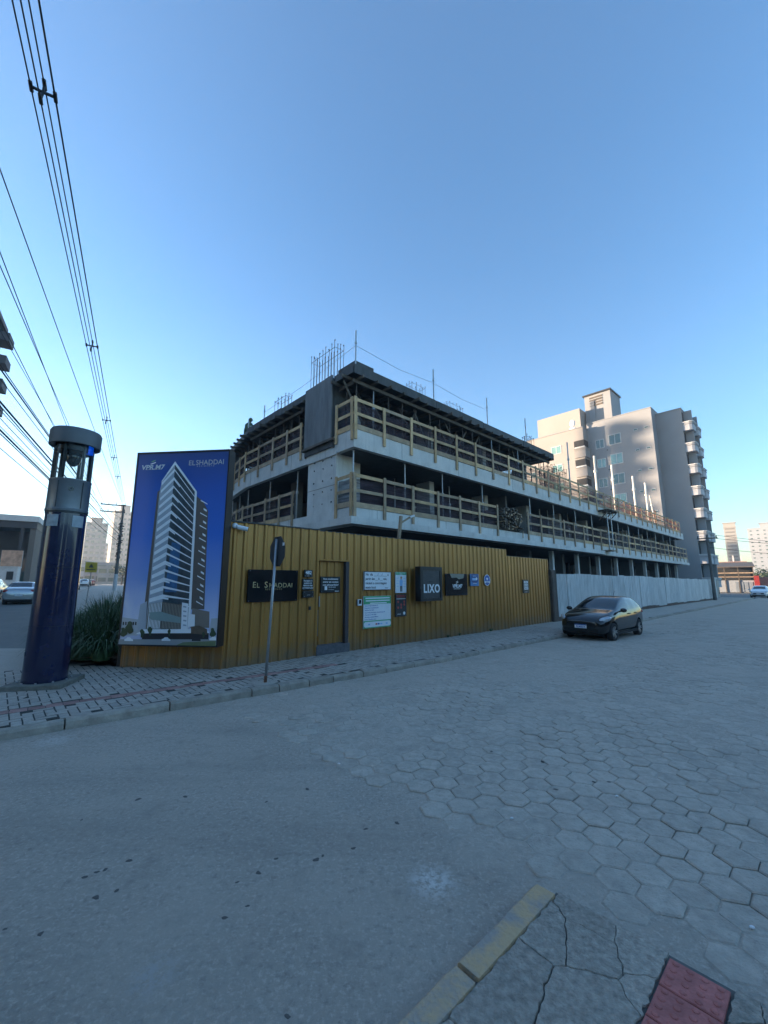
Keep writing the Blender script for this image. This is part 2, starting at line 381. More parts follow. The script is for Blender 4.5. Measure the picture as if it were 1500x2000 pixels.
# ================================================================== THE SETTING
def fr_world(poly, z): return [tuple(fpt(s, d, z)) for s, d in poly]
# ground: one sheet to the horizon
def grid_sheet(xs, ys, zf, name, m):
    mb = MB(); nx = len(xs)
    mb.v = [(x, y, zf(x, y)) for y in ys for x in xs]
    mb.f = [(j*nx+i, j*nx+i+1, (j+1)*nx+i+1, (j+1)*nx+i) for j in range(len(ys)-1) for i in range(nx-1)]
    return struct(mb.build(name, m, smooth=True))
def spaced(a, b, near, far):
    o = []; x = a
    while x < b:
        o.append(x); x += near if -120 < x < 220 else far
    return o + [b]
xs = spaced(-2600, 2600, 6, 160); ys = spaced(-600, 4000, 6, 160)
grid_sheet(xs, ys, lambda x, y: rise(x, y) - 0.10, 'ground', M_ground)
xs = [-190 + 2.0*i for i in range(105)]; ys = [-16 + 2.0*i for i in range(120)]
mb = MB(); nx = len(xs); mb.v = [(x, y, rise(x, y)) for y in ys for x in xs]
for j in range(len(ys)-1):
    for i in range(nx-1):
        q, p = qp(xs[i]+1, ys[j]+1); s, d = fsd((xs[i]+1, ys[j]+1))
        if (-8.5 < p < 5) or (s < 3 and d < 2 and p > -30 and q < 12) or (-16 < q < -6 and p < 5 and p > -60):
            mb.f.append((j*nx+i, j*nx+i+1, (j+1)*nx+i+1, (j+1)*nx+i))
road = struct(mb.build('road', M_asphalt, smooth=True))
# crossing stripes and lane lines on the main street
def strip_qp(q0, q1, p0, p1, name, m, par, off):
    n = max(1, int((q1-q0)/2.0)); mb = MB()
    for i in range(n+1):
        q = q0+(q1-q0)*i/n
        for p in (p0, p1):
            v = from_qp(q, p); mb.v.append((v.x, v.y, rise(v.x, v.y)+off))
    mb.f = [(2*i, 2*i+1, 2*i+3, 2*i+2) for i in range(n)]
    o = mb.build(name, m, par); return o
for k in range(6):
    strip_qp(8.4, 12.0, -0.7-1.15*k-0.5, -0.7-1.15*k, 'crossing_stripe', M_paint, road, 0.012)
strip_qp(6.0, 6.4, -8.0, -0.3, 'stop_line', M_paint, road, 0.012)
for k in range(14): strip_qp(7+k*9, 11+k*9, -4.35, -4.2, 'lane_line', M_paint, road, 0.02)

# pavements of the main street
def walk_strip(q0, q1, p0, p1, name, m, kerb_p, n=60):
    mb = MB()
    for i in range(n+1):
        q = q0+(q1-q0)*(i/n)**1.5
        for p, dz in ((p0, SW-0.002), (p1, SW-0.002)):
            v = from_qp(q, p); mb.v.append((v.x, v.y, rise(v.x, v.y)+dz))
    mb.f = [(2*i, 2*i+1, 2*i+3, 2*i+2) for i in range(n)]
    return struct(mb.build(name, m))
def kerb_run(par, q0, q1, p0, p1, step):
    q = q0
    while q < q1:
        a, b = from_qp(q+0.01, (p0+p1)/2), from_qp(q+step-0.01, (p0+p1)/2)
        za, zb = rise(a.x, a.y), rise(b.x, b.y)
        MB().beam((a.x, a.y, za+0.02), (b.x, b.y, zb+0.02), abs(p1-p0), 0.235).build('kerb_stone', M_kerb, par)
        q += step
w2 = walk_strip(-6.3, 190, 0.16, 7.5, 'sidewalk', M_walkc, 0)
kerb_run(w2, -9.5, 40, 0.0, 0.16, 1.0); kerb_run(w2, 40.5, 120, 0.0, 0.16, 8.0)
w3 = walk_strip(-5, 190, -13.5, -8.66, 'sidewalk', M_walkc, 0)
kerb_run(w3, -5, 100, -8.66, -8.5, 7.0)

# side street: sand bed with hexagonal pavers
def kd(s): return -2.35 + 0.6*sm(4.5, -4.5, s) if s < 4.5 else -2.35
def kd(s):
    t = max(0.0, min(1.0, (4.5-s)/9.0)); return -2.35 + 0.6*t
def sandz(s, d):
    v = mnoise.fractal(Vector((s*0.42, d*0.55, 3.1)), 1.0, 2.0, 4)
    w = mnoise.noise(Vector((s*3.1, d*3.1, 9)))
    edge = sm(1.1, 0.0, abs(d-kd(s))) * 0.012
    if s < -0.6: edge -= 0.02*sm(-0.7, -1.2, s + 0.3*mnoise.fractal(Vector((s*3, d*4, 30)), 1.0, 2.0, 4))
    if d < -5.5: edge -= 0.006*sm(-5.5, -6.5, d)*sm(5, 2, s)
    return 0.0092 + (0.0095+0.004*sm(2, 6, s))*max(-0.5, min(1.4, v*1.5+0.25)) + 0.0015*w + edge
mb = MB(); S = [-1.25, -1.15, -1.05, -0.95]+[-0.85+0.1*i for i in range(150)]; S += [S[-1]+0.85*(i+1) for i in range(150)]
D = [-9.6+0.1*i for i in range(74)]; D = [-22, -17, -14, -12, -11] + D
nx = len(S)
for d in D:
    for s in S:
        dd = min(d, kd(s)+0.03); v = fpt(s, dd); mb.v.append((v.x, v.y, sandz(s, dd)))
mb.f = [(j*nx+i, j*nx+i+1, (j+1)*nx+i+1, (j+1)*nx+i) for j in range(len(D)-1) for i in range(nx-1)]
side = struct(mb.build('side_street', M_sand, smooth=True))
HS = 0.25/math.sqrt(3)
def hexmesh(mb, cx, cy, cz, r, tilt=(0,0), rot=0.0, frame=None):
    top = []; low = []; bot = []
    for k in range(6):
        t = PI/3*k + rot
        for lst, rr, dz in ((top, r-0.012, 0), (low, r, -0.007), (bot, r, -0.04)):
            x, y = rr*math.cos(t), rr*math.sin(t); z = cz + dz + tilt[0]*x + tilt[1]*y
            if frame: v = frame(cx+x, cy+y); lst.append((v.x, v.y, z))
            else: lst.append((cx+x, cy+y, z))
    mb.add(top+low+bot, [tuple(range(6))]+[(6+i, 6+(i+1)%6, (i+1)%6, i) for i in range(6)]+[(12+i, 12+(i+1)%6, 6+(i+1)%6, 6+i) for i in range(6)])
hexes = []
near_poly = [(-9, -7.55), (-0.8, -7.55), (-0.8, -14), (-9, -14)]
for i in range(0, 112):
    s = -0.70 + i*1.5*HS
    for j in range(-2, 30):
        d = -9.3 + j*0.25 + (0.125 if i % 2 else 0)
        if d > kd(s)-0.14 or inside(near_poly, s, d): continue
        if s < -0.5 and rnd.random() < 0.25: continue
        v = fpt(s, d); px = proj_px(v)
        if px is None or not (-40 < px[0] < 1540 and px[1] < 2060): continue
        hexes.append((v.length, s, d))
hexes.sort()
hm = MB(); hexmesh(hm, 0, 0, 0, HS-0.004); hex_me = hm.mesh('paver', M_paver)
stuff = MB()
for k, (dist, s, d) in enumerate(hexes):
    z = 0.0165 + rnd.gauss(0, 0.0034); tl = (rnd.gauss(0, 0.012), rnd.gauss(0, 0.012))
    if mnoise.noise(Vector((s*0.5, d*0.6, 20))) > 0.33: z -= 0.006
    if k < 300:
        v = fpt(s, d, z); o = place(hex_me, 'paver', side, v); o.rotation_euler = (tl[0], tl[1], ROT + rnd.gauss(0, 0.012))
    else:
        hexmesh(stuff, s, d, z, HS-0.004, tl, rnd.gauss(0, 0.012), lambda a, b: fpt(a, b))
tag(stuff.build('pavers', M_paver_far, side), kind='stuff')

# pavement in front of the fence: grey herringbone bricks, red tactile strip, kerb stones
brick_poly = [(-5.15, kd(-5)+0.14)] + [(s, kd(s)+0.14) for s in (-4, -2, 0, 2, 4.5, 13.2)] + [(13.2, 0.35), (0.0, 0.12), (-1.52, 1.82), (-2.45, 2.85), (-4.55, 2.9)]
walk = struct(MB().prism([tuple(fpt(s, d))[:2] for s, d in brick_poly], -0.2, SW-0.003).build('sidewalk', M_joint))
U = 0.125
def dt(s): return kd(s)+0.95
bricks = []
for x in range(-46, 110):
    for y in range(-22, 28):
        k = (x-y) % 4
        if k == 0: c = (x+1.0, y+0.5); h = (1.0, 0.5)
        elif k == 3: c = (x+0.5, y+1.0); h = (0.5, 1.0)
        else: continue
        s, d = c[0]*U, c[1]*U
        if not inside(brick_poly, s, d): continue
        if -5 < s < 2.3 and abs(d-dt(s)) < 0.115: continue
        bricks.append((fpt(s, d).length, s, d, h))
bricks.sort(key=lambda b: b[0])
bme = {}
for h in ((1.0, 0.5), (0.5, 1.0)):
    bme[h] = MB().bbox(-h[0]*U+0.0085, h[0]*U-0.0085, -h[1]*U+0.0085, h[1]*U-0.0085, -0.03, 0, 0.003).mesh('brick', M_brick)
stuff = MB(); nb = 0
for dist, s, d, h in bricks:
    z = SW + 0.001 + rnd.gauss(0, 0.0012) + 0.002*mnoise.noise(Vector((s*0.7, d*0.7, 0)))
    v = fpt(s, d, z); px = proj_px(v); rz = ROT + rnd.gauss(0, 0.015)
    if px and -10 < px[0] < 1510 and nb < 300:
        nb += 1
        o = place(bme[h], 'brick', walk, v); o.rotation_euler = (rnd.gauss(0, 0.012), rnd.gauss(0, 0.012), rz)
    else:
        t = MB().bbox(-h[0]*U+0.0085, h[0]*U-0.0085, -h[1]*U+0.0085, h[1]*U-0.0085, -0.03, 0, 0.003)
        R = Matrix.Translation(v) @ Matrix.Rotation(rz, 4, 'Z') @ Matrix.Rotation(rnd.gauss(0, 0.012), 4, 'X')
        stuff.add([R @ Vector(p) for p in t.v], t.f)
tag(stuff.build('bricks', M_brick_far, walk), kind='stuff')
tm = MB().bbox(-0.1, 0.1, -0.1, 0.1, -0.03, 0, 0.005)
for k in range(4): tm.bbox(-0.098, 0.098, -0.085+0.046*k-0.002, -0.062+0.046*k, -0.002, 0.006, 0.003)
tile_me = tm.mesh('tactile_tile', M_redf)
for k in range(35):
    s = -4.9 + k*0.204
    o = place(tile_me, 'tactile_tile', walk, fpt(s, dt(s), SW + rnd.gauss(0, 0.002)), ROT + math.atan(-0.0667) + rnd.gauss(0, 0.01))
def kerb_stone(par, s0, s1, m, h=0.15, w=0.14, dz=0.0):
    d0, d1 = kd(s0), kd(s1); a = fpt(s0, d0+w/2, SW-h/2-0.03+dz); b = fpt(s1, d1+w/2, SW-h/2-0.03+dz)
    n = max(2, int((s1-s0)/0.12)); mb = MB()
    for i in range(n+1):                         # worn upper edge
        f = i/n; c = a.lerp(b, f)
        wob = 0.008*mnoise.noise(Vector((c.x*5, c.y*5, 1))); wo2 = 0.010*mnoise.noise(Vector((c.x*4, c.y*4, 6)))
        for y, z in ((-w/2-0.012+wo2, -h/2-0.1), (-w/2+wo2, h/2-0.012+wob), (-w/2+0.02, h/2+0.03+wob-0.01), (w/2, h/2+0.03+wob*0.5-0.005), (w/2, -h/2-0.1)):
            v = c + Lv*y; mb.v.append((v.x, v.y, c.z+z))
    for i in range(n):
        for k in range(4): mb.f.append((i*5+k, (i+1)*5+k, (i+1)*5+k+1, i*5+k+1))
    mb.f += [(4,3,2,1,0), tuple(n*5+k for k in range(5))]
    return mb.build('kerb_stone', m, par, smooth=False)
s = -5.2
while s < 12.9:
    ln = rnd.uniform(1.0, 1.35) if s < -0.3 else rnd.uniform(0.5, 0.85)
    e = min(s+ln, 13.2); kerb_stone(walk, s+0.008, e-0.012, M_kerb, dz=rnd.gauss(0, 0.006)); s = e
# driveway and plain concrete pavement beyond the gate
mb = MB(); prof = [(-2.3, 0.035), (-1.9, 0.1), (-0.6, SW), (0.8, SW+0.01)]
for s in [13.2+0.42*i for i in range(11)]:
    for d, z in prof:
        v = fpt(s, d, 0); mb.v.append((v.x, v.y, z + 0.008*mnoise.noise(Vector((s*1.3, d*1.3, 4)))))
for i in range(10):
    for k in range(3): mb.f.append((i*4+k, (i+1)*4+k, (i+1)*4+k+1, i*4+k+1))
drive = struct(mb.build('driveway', M_walkc, smooth=True))
far_walk = struct(MB().prism([tuple(fpt(s, d))[:2] for s, d in ((17.4, -2.22), (64, -2.22), (64, 0.8), (17.4, 0.8))], -0.2, SW).build('sidewalk', M_walkc))
s = 17.4
while s < 60:
    e = s+rnd.uniform(1.2, 2.0); kerb_stone(far_walk, s+0.01, e-0.01, M_kerb, dz=rnd.gauss(0, 0.012)); s = e

# near corner pavement: cracked concrete, yellow kerb stones, red tactile tiles
nz0, nz1 = -6.0, -0.92
base = struct(MB().prism([tuple(fpt(s, d))[:2] for s, d in ((nz0, -14), (nz1, -14), (nz1, -7.72), (nz0, -7.72))], -0.1, 0.034).build('sidewalk', mat('crack_dirt', (0.12,0.115,0.105), .95, var=.3, scale=9)))
def clip(poly, nx_, ny_, c):
    out = []
    for i in range(len(poly)):
        a, b = poly[i], poly[(i+1) % len(poly)]
        fa, fb = a[0]*nx_+a[1]*ny_-c, b[0]*nx_+b[1]*ny_-c
        if fa <= 0: out.append(a)
        if (fa < 0) != (fb < 0):
            t = fa/(fa-fb); out.append((a[0]+(b[0]-a[0])*t, a[1]+(b[1]-a[1])*t))
    return out
r2 = random.Random(21)
tile_keep = [(-1.32, -8.52), (-1.02, -8.52), (-1.02, -9.9), (-1.32, -9.9)]
seeds = [(r2.uniform(-3.4, -0.95), r2.uniform(-9.6, -7.75)) for _ in range(52)]
for i, a in enumerate(seeds):
    poly = [(nz0, -14), (nz1, -14), (nz1, -7.74), (nz0, -7.74)]
    for j, b in enumerate(seeds):
        if i == j: continue
        dx, dy = b[0]-a[0], b[1]-a[1]; mid = ((a[0]+b[0])/2, (a[1]+b[1])/2)
        L = math.hypot(dx, dy); dx /= L; dy /= L
        poly = clip(poly, dx, dy, mid[0]*dx+mid[1]*dy-0.0012-0.003*r2.random()**2)
        if len(poly) < 3: break
    if len(poly) < 3: continue
    parts = [poly]
    for pc in (clip(poly, 0, -1, 8.32), clip(poly, 0, 1, -8.59)):      # keep the row of tactile tiles free
        if len(pc) < 3: continue
        jag = []
        for k in range(len(pc)):
            p0, p1 = pc[k], pc[(k+1) % len(pc)]; L = math.hypot(p1[0]-p0[0], p1[1]-p0[1]); n = max(1, int(L/0.02))
            for m_ in range(n):
                f = m_/n; x, y = p0[0]+(p1[0]-p0[0])*f, p0[1]+(p1[1]-p0[1])*f
                w = Vector((x*22, y*22, 0.0)); amp = 0.016 if L > 0.07 else 0.004
                jag.append((x+amp*mnoise.noise(w), y+amp*mnoise.noise(w+Vector((7, 3, 5)))))
        z = 0.047 + r2.gauss(0, 0.003)
        mb = MB(); n = len(jag); cx = sum(p[0] for p in jag)/n; cy = sum(p[1] for p in jag)/n
        top = [fpt(cx+(p[0]-cx)*0.985, cy+(p[1]-cy)*0.985, z) for p in jag]; low = [fpt(p[0], p[1], z-0.006) for p in jag]; bot = [fpt(p[0], p[1], 0.02) for p in jag]
        mb.add(top+low+bot, [tuple(range(n))]+[(n+k, n+(k+1)%n, (k+1)%n, k) for k in range(n)]+[(2*n+k, 2*n+(k+1)%n, n+(k+1)%n, n+k) for k in range(n)])
        mb.build('concrete_piece', M_crack, base)
tm = MB().bbox(-0.1, 0.1, -0.122, 0.122, -0.03, 0, 0.004)
for a in range(4):
    for b in range(4):
        x, y = -0.075+0.05*a, -0.09+0.06*b
        tm.lathe([(0.017, -0.001), (0.014, 0.004), (0.007, 0.006)], 8, (x, y))
tt = tm.mesh('tactile_tile', M_red)
for k in range(14): place(tt, 'tactile_tile', base, fpt(-1.06-0.206*k, -8.455, 0.05+r2.gauss(0,.002)), ROT+r2.gauss(0, 0.01))
def near_kerb(s0, s1, m):
    mb = MB(); n = 16
    for i in range(n+1):
        s = s0+(s1-s0)*i/n; a = 0.012*mnoise.noise(Vector((s*6, 2, 0))); b = 0.010*mnoise.noise(Vector((s*9, 8, 0)))
        for d, z in ((-7.60+a, -0.02), (-7.605+a, 0.045+b*0.5), (-7.62+a, 0.058+b*0.6), (-7.735, 0.055), (-7.74, 0.0)):
            v = fpt(s, d, z); mb.v.append(tuple(v))
    for i in range(n):
        for k in range(4): mb.f.append((i*5+k, i*5+k+1, (i+1)*5+k+1, (i+1)*5+k))
    mb.f += [tuple(range(5)), tuple(n*5+4-k for k in range(5))]
    return mb.build('kerb_stone', m, base)
near_kerb(-1.78, -0.97, M_kerb_y); near_kerb(-2.62, -1.81, M_kerb_y); near_kerb(-3.5, -2.65, M_kerb)
# soil bed beside the billboard
bedp = [(-1.6, 1.9), (-2.35, 2.78), (-2.6, 3.1), (-1.6, 9.0), (1.0, 9.4), (0.9, 3.0), (-0.9, 1.6)]
mb = MB(); n = 12
for i in range(n+1):
    for j in range(25):
        a = fpt(-2.45+0.15*0, 2.8).lerp(fpt(-1.0, 9.0), j/24); b = fpt(-0.8, 1.25).lerp(fpt(1.2, 9.0), j/24)
        c = a.lerp(b, i/n); q_, p_ = qp(c.x, c.y)
        zz = SW + 0.02 + 0.16*math.sin(PI*min(1, i/n*1.3+0.02)) + 0.05*mnoise.noise(Vector((c.x*2, c.y*2, 0))) + rise(c.x, c.y)
        mb.v.append((c.x, c.y, zz if 0 < i < n else SW-0.02+rise(c.x, c.y)))
mb.f = [(i*25+j, (i+1)*25+j, (i+1)*25+j+1, i*25+j+1) for i in range(n) for j in range(24)]
struct(mb.build('soil_bed', M_soil, smooth=True))

# ================================================================== CONSTRUCTION BUILDING (local X along side street, local Y along left face)
Z1B, Z1T, Z2B, Z2T, ZRB, ZRT = 4.14, 4.73, 7.05, 7.78, 10.06, 10.41
LEN = 52.0; DEP = 24.0; RL = 17.0
BEND = (0.0, 9.5); BE = (2.4, 23.3)
bld = thing('building_under_construction', 'unfinished concrete building with open floors and projecting slabs behind gold fence', 'building', BC, ROT)
def slab(name, poly, z0, z1, m): return MB().prism(poly, z0, z1).build(name, m, bld)
full = [(0,0), (LEN,0), (LEN,DEP), BE, BEND]
def inset(a): return [(a,a), (LEN-a,a), (LEN-a,DEP-a), (BE[0]+a,BE[1]-a), (BEND[0]+a,BEND[1])]
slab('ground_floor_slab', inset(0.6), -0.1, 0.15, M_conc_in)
low_poly = [(-0.33,-0.33), (LEN,-0.33), (LEN,DEP), BE, (-0.33,9.5)]
lp = [(-0.33,-0.33), (24.0,-0.33), (24.0,-0.1), (LEN,-0.1), (LEN,DEP), BE, (-0.33,9.5)]
slab('slab_soffit_band', lp, Z1B-0.1, Z1B+0.17, M_conc)
slab('floor_slab', full, Z1B+0.17, Z1T, M_conc)
up = [(0,0), (LEN-1,0), (LEN-1,DEP), BE, BEND]
slab('floor_slab', up, Z2B, Z2T, M_conc)
# construction joints on the slab faces
for z0, z1, off in ((Z1B+0.17, Z1T, 1.2), (Z2B, Z2T, 2.6)):
    x = off
    while x < 50:
        MB().box(x, x+0.014, -0.004, 0.02, z0+0.01, z1-0.01).build('slab_joint', M_conc_in, bld); x += rnd.uniform(3.2, 5.4)
for z0, z1 in ((Z1B+0.17, Z1T), (Z2B, Z2T)):
    for y in (4.6, 6.6, 8.8): MB().box(-0.004, 0.02, y, y+0.014, z0+0.01, z1-0.01).build('slab_joint', M_conc_in, bld)
dk = [(0.2,0.2), (LEN-1.4,0.2), (LEN-1.4,DEP-0.3), (BE[0]+0.3,BE[1]-0.3), (BEND[0]+0.22,BEND[1])]
MB().prism(dk, Z2B-0.012, Z2B+0.01).build('soffit_shade_sheet', M_ply, bld); MB().prism(dk, Z1B-0.112, Z1B-0.09).build('soffit_shade_sheet', M_ply, bld)  # thin dark sheets added under the slabs to deepen the interior shade
for z in (Z1T, Z2T): MB().prism([(0.5,0.5), (LEN-1.4,0.5) if z < 5 else (RL,0.5), (LEN-1.4,DEP-0.3) if z < 5 else (RL,DEP-.3), (BE[0]+0.5,BE[1]-0.3), (BEND[0]+0.5,BEND[1])], z-0.01, z+0.006).build('floor_shade_sheet', M_conc_in, bld)  # dark sheet added over each floor to deepen the interior shade
# shear column on the left face, with formwork boards above
MB().box(0.04, 0.9, 1.15, 3.2, Z1T, Z2B+0.02).build('column', M_conc, bld)
MB().box(-0.02, 0.9, 1.12, 3.22, Z2B-0.05, Z2B+0.42).build('column', M_conc, bld)
for z in (5.1, 5.6, 6.1, 6.6, 6.95):
    for y in (1.45, 2.05, 2.7):
        MB().cyl((0.02, y+rnd.uniform(-.05,.05), z+rnd.uniform(-.05,.05)), (0.035, y, z), 0.025, 8).build('tie_hole', M_dark, bld)
MB().box(0.03, 0.06, 1.15, 3.2, 5.78, 5.792).build('pour_joint', M_conc_in, bld)
for k, (y0, y1) in enumerate(((1.3, 1.84), (1.845, 2.45), (2.455, 3.3))):
    MB().box(-0.16, -0.1, y0, y1, Z2T-0.12+0.0, ZRT+0.02-0.05*k*0.3).build('formwork_board', M_form, bld)
MB().box(-0.1, 0.9, 1.3, 3.3, Z2T, ZRT-0.1).build('column_formwork', M_ply, bld)
MB().box(-0.2, -0.04, 1.15, 3.45, Z2T-0.2, Z2T-0.1).build('formwork_waler', M_wood_dark, bld)
MB().box(-0.09, -0.03, 1.25, 3.35, Z2B+0.3, Z2T-0.21).build('formwork_board', M_ply, bld)
MB().box(-0.07, -0.02, 1.2, 1.26, Z2B+0.25, Z2T-0.1).build('formwork_stud', M_wood_dark, bld)
MB().box(-0.07, -0.02, 3.3, 3.36, Z2B+0.25, Z2T-0.1).build('formwork_stud', M_wood_dark, bld)
# columns and inner walls
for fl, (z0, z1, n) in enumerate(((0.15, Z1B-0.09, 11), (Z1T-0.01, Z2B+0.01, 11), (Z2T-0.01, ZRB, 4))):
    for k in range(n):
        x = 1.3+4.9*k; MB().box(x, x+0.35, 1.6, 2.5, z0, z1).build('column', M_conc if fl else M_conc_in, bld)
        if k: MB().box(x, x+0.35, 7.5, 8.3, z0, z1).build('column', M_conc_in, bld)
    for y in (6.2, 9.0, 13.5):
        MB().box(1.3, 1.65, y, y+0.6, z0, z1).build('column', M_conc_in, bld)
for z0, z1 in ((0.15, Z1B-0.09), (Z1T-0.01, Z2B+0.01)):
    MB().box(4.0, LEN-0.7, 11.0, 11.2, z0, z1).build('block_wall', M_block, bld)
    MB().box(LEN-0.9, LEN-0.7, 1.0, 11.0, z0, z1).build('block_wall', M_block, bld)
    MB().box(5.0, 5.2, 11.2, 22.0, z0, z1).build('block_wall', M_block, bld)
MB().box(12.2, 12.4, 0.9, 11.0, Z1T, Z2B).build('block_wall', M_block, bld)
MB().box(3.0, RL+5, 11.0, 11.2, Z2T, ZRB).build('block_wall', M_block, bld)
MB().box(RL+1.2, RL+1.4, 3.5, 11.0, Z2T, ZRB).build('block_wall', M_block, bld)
for k in range(9):                                        # ground floor block panels and posts seen over the fence
    x = 18+4.0*k; MB().box(x, x+2.6, 3.0, 3.2, 0.15, 3.4).build('block_wall', M_block, bld)
    MB().box(x-0.6, x-0.35, 0.7, 0.95, 0.15, Z1B-0.09).build('column', M_conc, bld)
# roof formwork: deck, fascia boards, joists
deck = [(0.02,0.02), (RL,0.02), (RL,10.9), (2.2, 16.0), (1.35,16.9), (0.1,9.4)]
MB().prism(deck, ZRB+0.06, ZRT-0.16).build('roof_deck', M_ply, bld)
x = -0.03
for ln in (4.95, 3.9, 4.2, 4.03):
    MB().box(x, x+ln-0.04, -0.05, 0.0, ZRB-0.02, ZRT+rnd.uniform(-0.03, 0.03)).build('fascia_board', M_ply, bld); x += ln
y = 0.02
for ln in (1.26, 2.0, 2.4, 2.3, 1.6):
    if y > 1.2 and y < 3.0: y += ln; continue
    MB().box(-0.06, -0.01, y, y+ln-0.03, ZRB+0.02, ZRT+rnd.uniform(-0.05, 0.03)).build('fascia_board', M_ply, bld); y += ln
d = (Vector((BE[0],BE[1],0))-Vector((BEND[0],BEND[1],0))).normalized()
for k in range(3):
    a = Vector((0.02, 9.6, 0))+d*(2.3*k); b = a+d*2.2
    MB().beam((a.x, a.y, 10.2), (b.x, b.y, 10.2), 0.05, 0.33).build('fascia_board', M_ply, bld)
x = 0.35
while x < RL:
    MB().beam((x, -0.22+rnd.uniform(-.1,.1), ZRB-0.06), (x, 4.5, ZRB-0.06), 0.07, 0.12).build('joist', M_wood_dark, bld); x += rnd.uniform(0.62, 0.85)
y = 0.4
while y < 9.6:
    if not 1.2 < y < 3.3: MB().beam((-0.25+rnd.uniform(-.1,.1), y, ZRB-0.06), (4.2, y, ZRB-0.07), 0.07, 0.12).build('joist', M_wood_dark, bld)
    y += rnd.uniform(0.62, 0.85)
for k in range(9):
    a = Vector((0.0, 9.7, 0))+d*(0.75*k); MB().beam((a.x-0.35, a.y, ZRB-0.05), (a.x+3, a.y, ZRB-0.05), 0.07, 0.12).build('joist', M_wood_dark, bld)
for yy in (0.25, 2.2, 4.0): MB().beam((0.1, yy, ZRB-0.18), (RL-0.1, yy, ZRB-0.18), 0.08, 0.14).build('bearer', M_wood_dark, bld)
for xx in (0.25, 2.0): MB().beam((xx, 0.2, ZRB-0.185), (xx, 9.6, ZRB-0.185), 0.08, 0.14).build('bearer', M_wood_dark, bld)
for k in range(22):                                       # diagonal braces between the props
    x = rnd.uniform(0.5, RL-2); y = rnd.choice((0.5, 0.9, 2.3)); w = rnd.choice((-1, 1))*rnd.uniform(0.9, 1.5)
    MB().beam((x, y, Z2T+rnd.uniform(0.05, .5)), (x+w, y, ZRB-0.2), 0.09, 0.03, up=(0,1,0)).build('brace', M_wood_dark, bld)
for k in range(8):
    y = rnd.uniform(3.6, 8.5); MB().beam((0.6, y, Z2T+0.2), (0.6, y+rnd.choice((-1,1))*1.2, ZRB-0.2), 0.03, 0.09, up=(0,1,0)).build('brace', M_wood_dark, bld)
# block on the roof behind the column bars
MB().box(0.3, 1.3, 0.35, 1.5, ZRT-0.1, ZRT+0.45).build('column_head', M_ply, bld)

# steel props (things of their own)
def prop_mesh(h, m, r=0.03):
    mb = MB(); k = h*0.58
    mb.cyl((0,0,0), (0,0,k), r, 8); mb.cyl((0,0,k), (0,0,h), r*0.75, 8); mb.cyl((0,0,k-0.09), (0,0,k+0.05), r*1.6, 8)
    mb.beam((-0.1,0,k-0.02), (0.1,0,k-0.02), 0.014, 0.014); mb.box(-0.06,0.06,-0.06,0.06,0,0.01); mb.box(-0.07,0.07,-0.07,0.07,h-0.012,h)
    return mb.mesh('steel_prop', m)
pm1 = prop_mesh(Z2B-Z1T, M_prop, 0.04); pm1b = prop_mesh(Z2B-Z1T, M_prop_rust, 0.04)
pm2 = prop_mesh(ZRB-0.12-Z2T, M_prop_rust, 0.036); pm2b = prop_mesh(ZRB-0.12-Z2T, M_prop, 0.036)
def loc3(x, y, z): v = BC + Rv*x + Lv*y; v.z = z; return v
def put_prop(me, x, y, z, label, grp):
    o = place(me, 'steel_prop', None, loc3(x, y, z), ROT+rnd.uniform(0, 3)); o.rotation_euler.x = rnd.gauss(0, .008); tag(o, label, 'prop', grp)
G1 = 'steel props between the two slabs'; G2 = 'props under the roof formwork'
A1 = 'galvanised steel prop standing at lower slab edge on side street'; A2 = 'steel prop standing deep inside lower open floor'; A3 = 'galvanised steel prop at lower slab edge on billboard side'
B1 = 'dark steel prop under roof formwork along side street edge'; B2 = 'steel prop under roof formwork along billboard side edge'
for x in (0.25, 3.1, 5.65, 8.95, 14.0, 17.2, 20.6, 23.6, 29.3, 32.0, 34.8, 37.6, 40.4, 43.2, 46.0, 48.6):
    put_prop(pm1, x, 0.32, Z1T, A1, G1)
for x in (1.5, 4.6, 7.2, 7.9, 11.0, 14.6, 15.6, 16.4, 18.0, 18.8, 19.6, 21.4, 22.3, 23.0, 24.4, 26.2, 27.2, 28.3, 30.6, 33.3, 36.0, 39.0, 42.0):
    put_prop(rnd.choice((pm1, pm1, pm1b)), x, rnd.uniform(1.1, 3.6), Z1T, A2, G1)
for y in (4.6, 7.2): put_prop(pm1, 0.35, y, Z1T, A3, G1)
a = Vector(BEND).to_3d()
for k in (0.4, 2.2, 4.0): v = a+d*k; put_prop(pm1, v.x+0.35, v.y, Z1T, A3, G1)
x = 0.4
while x < RL-0.2:
    if x < 16.6: put_prop(pm2b if rnd.random() < 0.2 else pm2, x, rnd.uniform(0.25, 0.45), Z2T, B1, G2)
    if rnd.random() < 0.75: put_prop(pm2b if rnd.random() < .1 else pm2, x+rnd.uniform(-.2, .2), rnd.uniform(1.5, 2.4), Z2T, 'steel prop in inner row below roof formwork on side street', G2)
    x += rnd.uniform(0.8, 1.0)
y = 3.7
while y < 9.5: put_prop(pm2, 0.3, y, Z2T, B2, G2); y += rnd.uniform(0.75, 0.95)
put_prop(pm2, 0.35, 0.95, Z2T, B2, G2)
for k in range(7): v = a+d*(0.7+0.75*k); put_prop(pm2, v.x+0.3, v.y, Z2T, B2, G2)

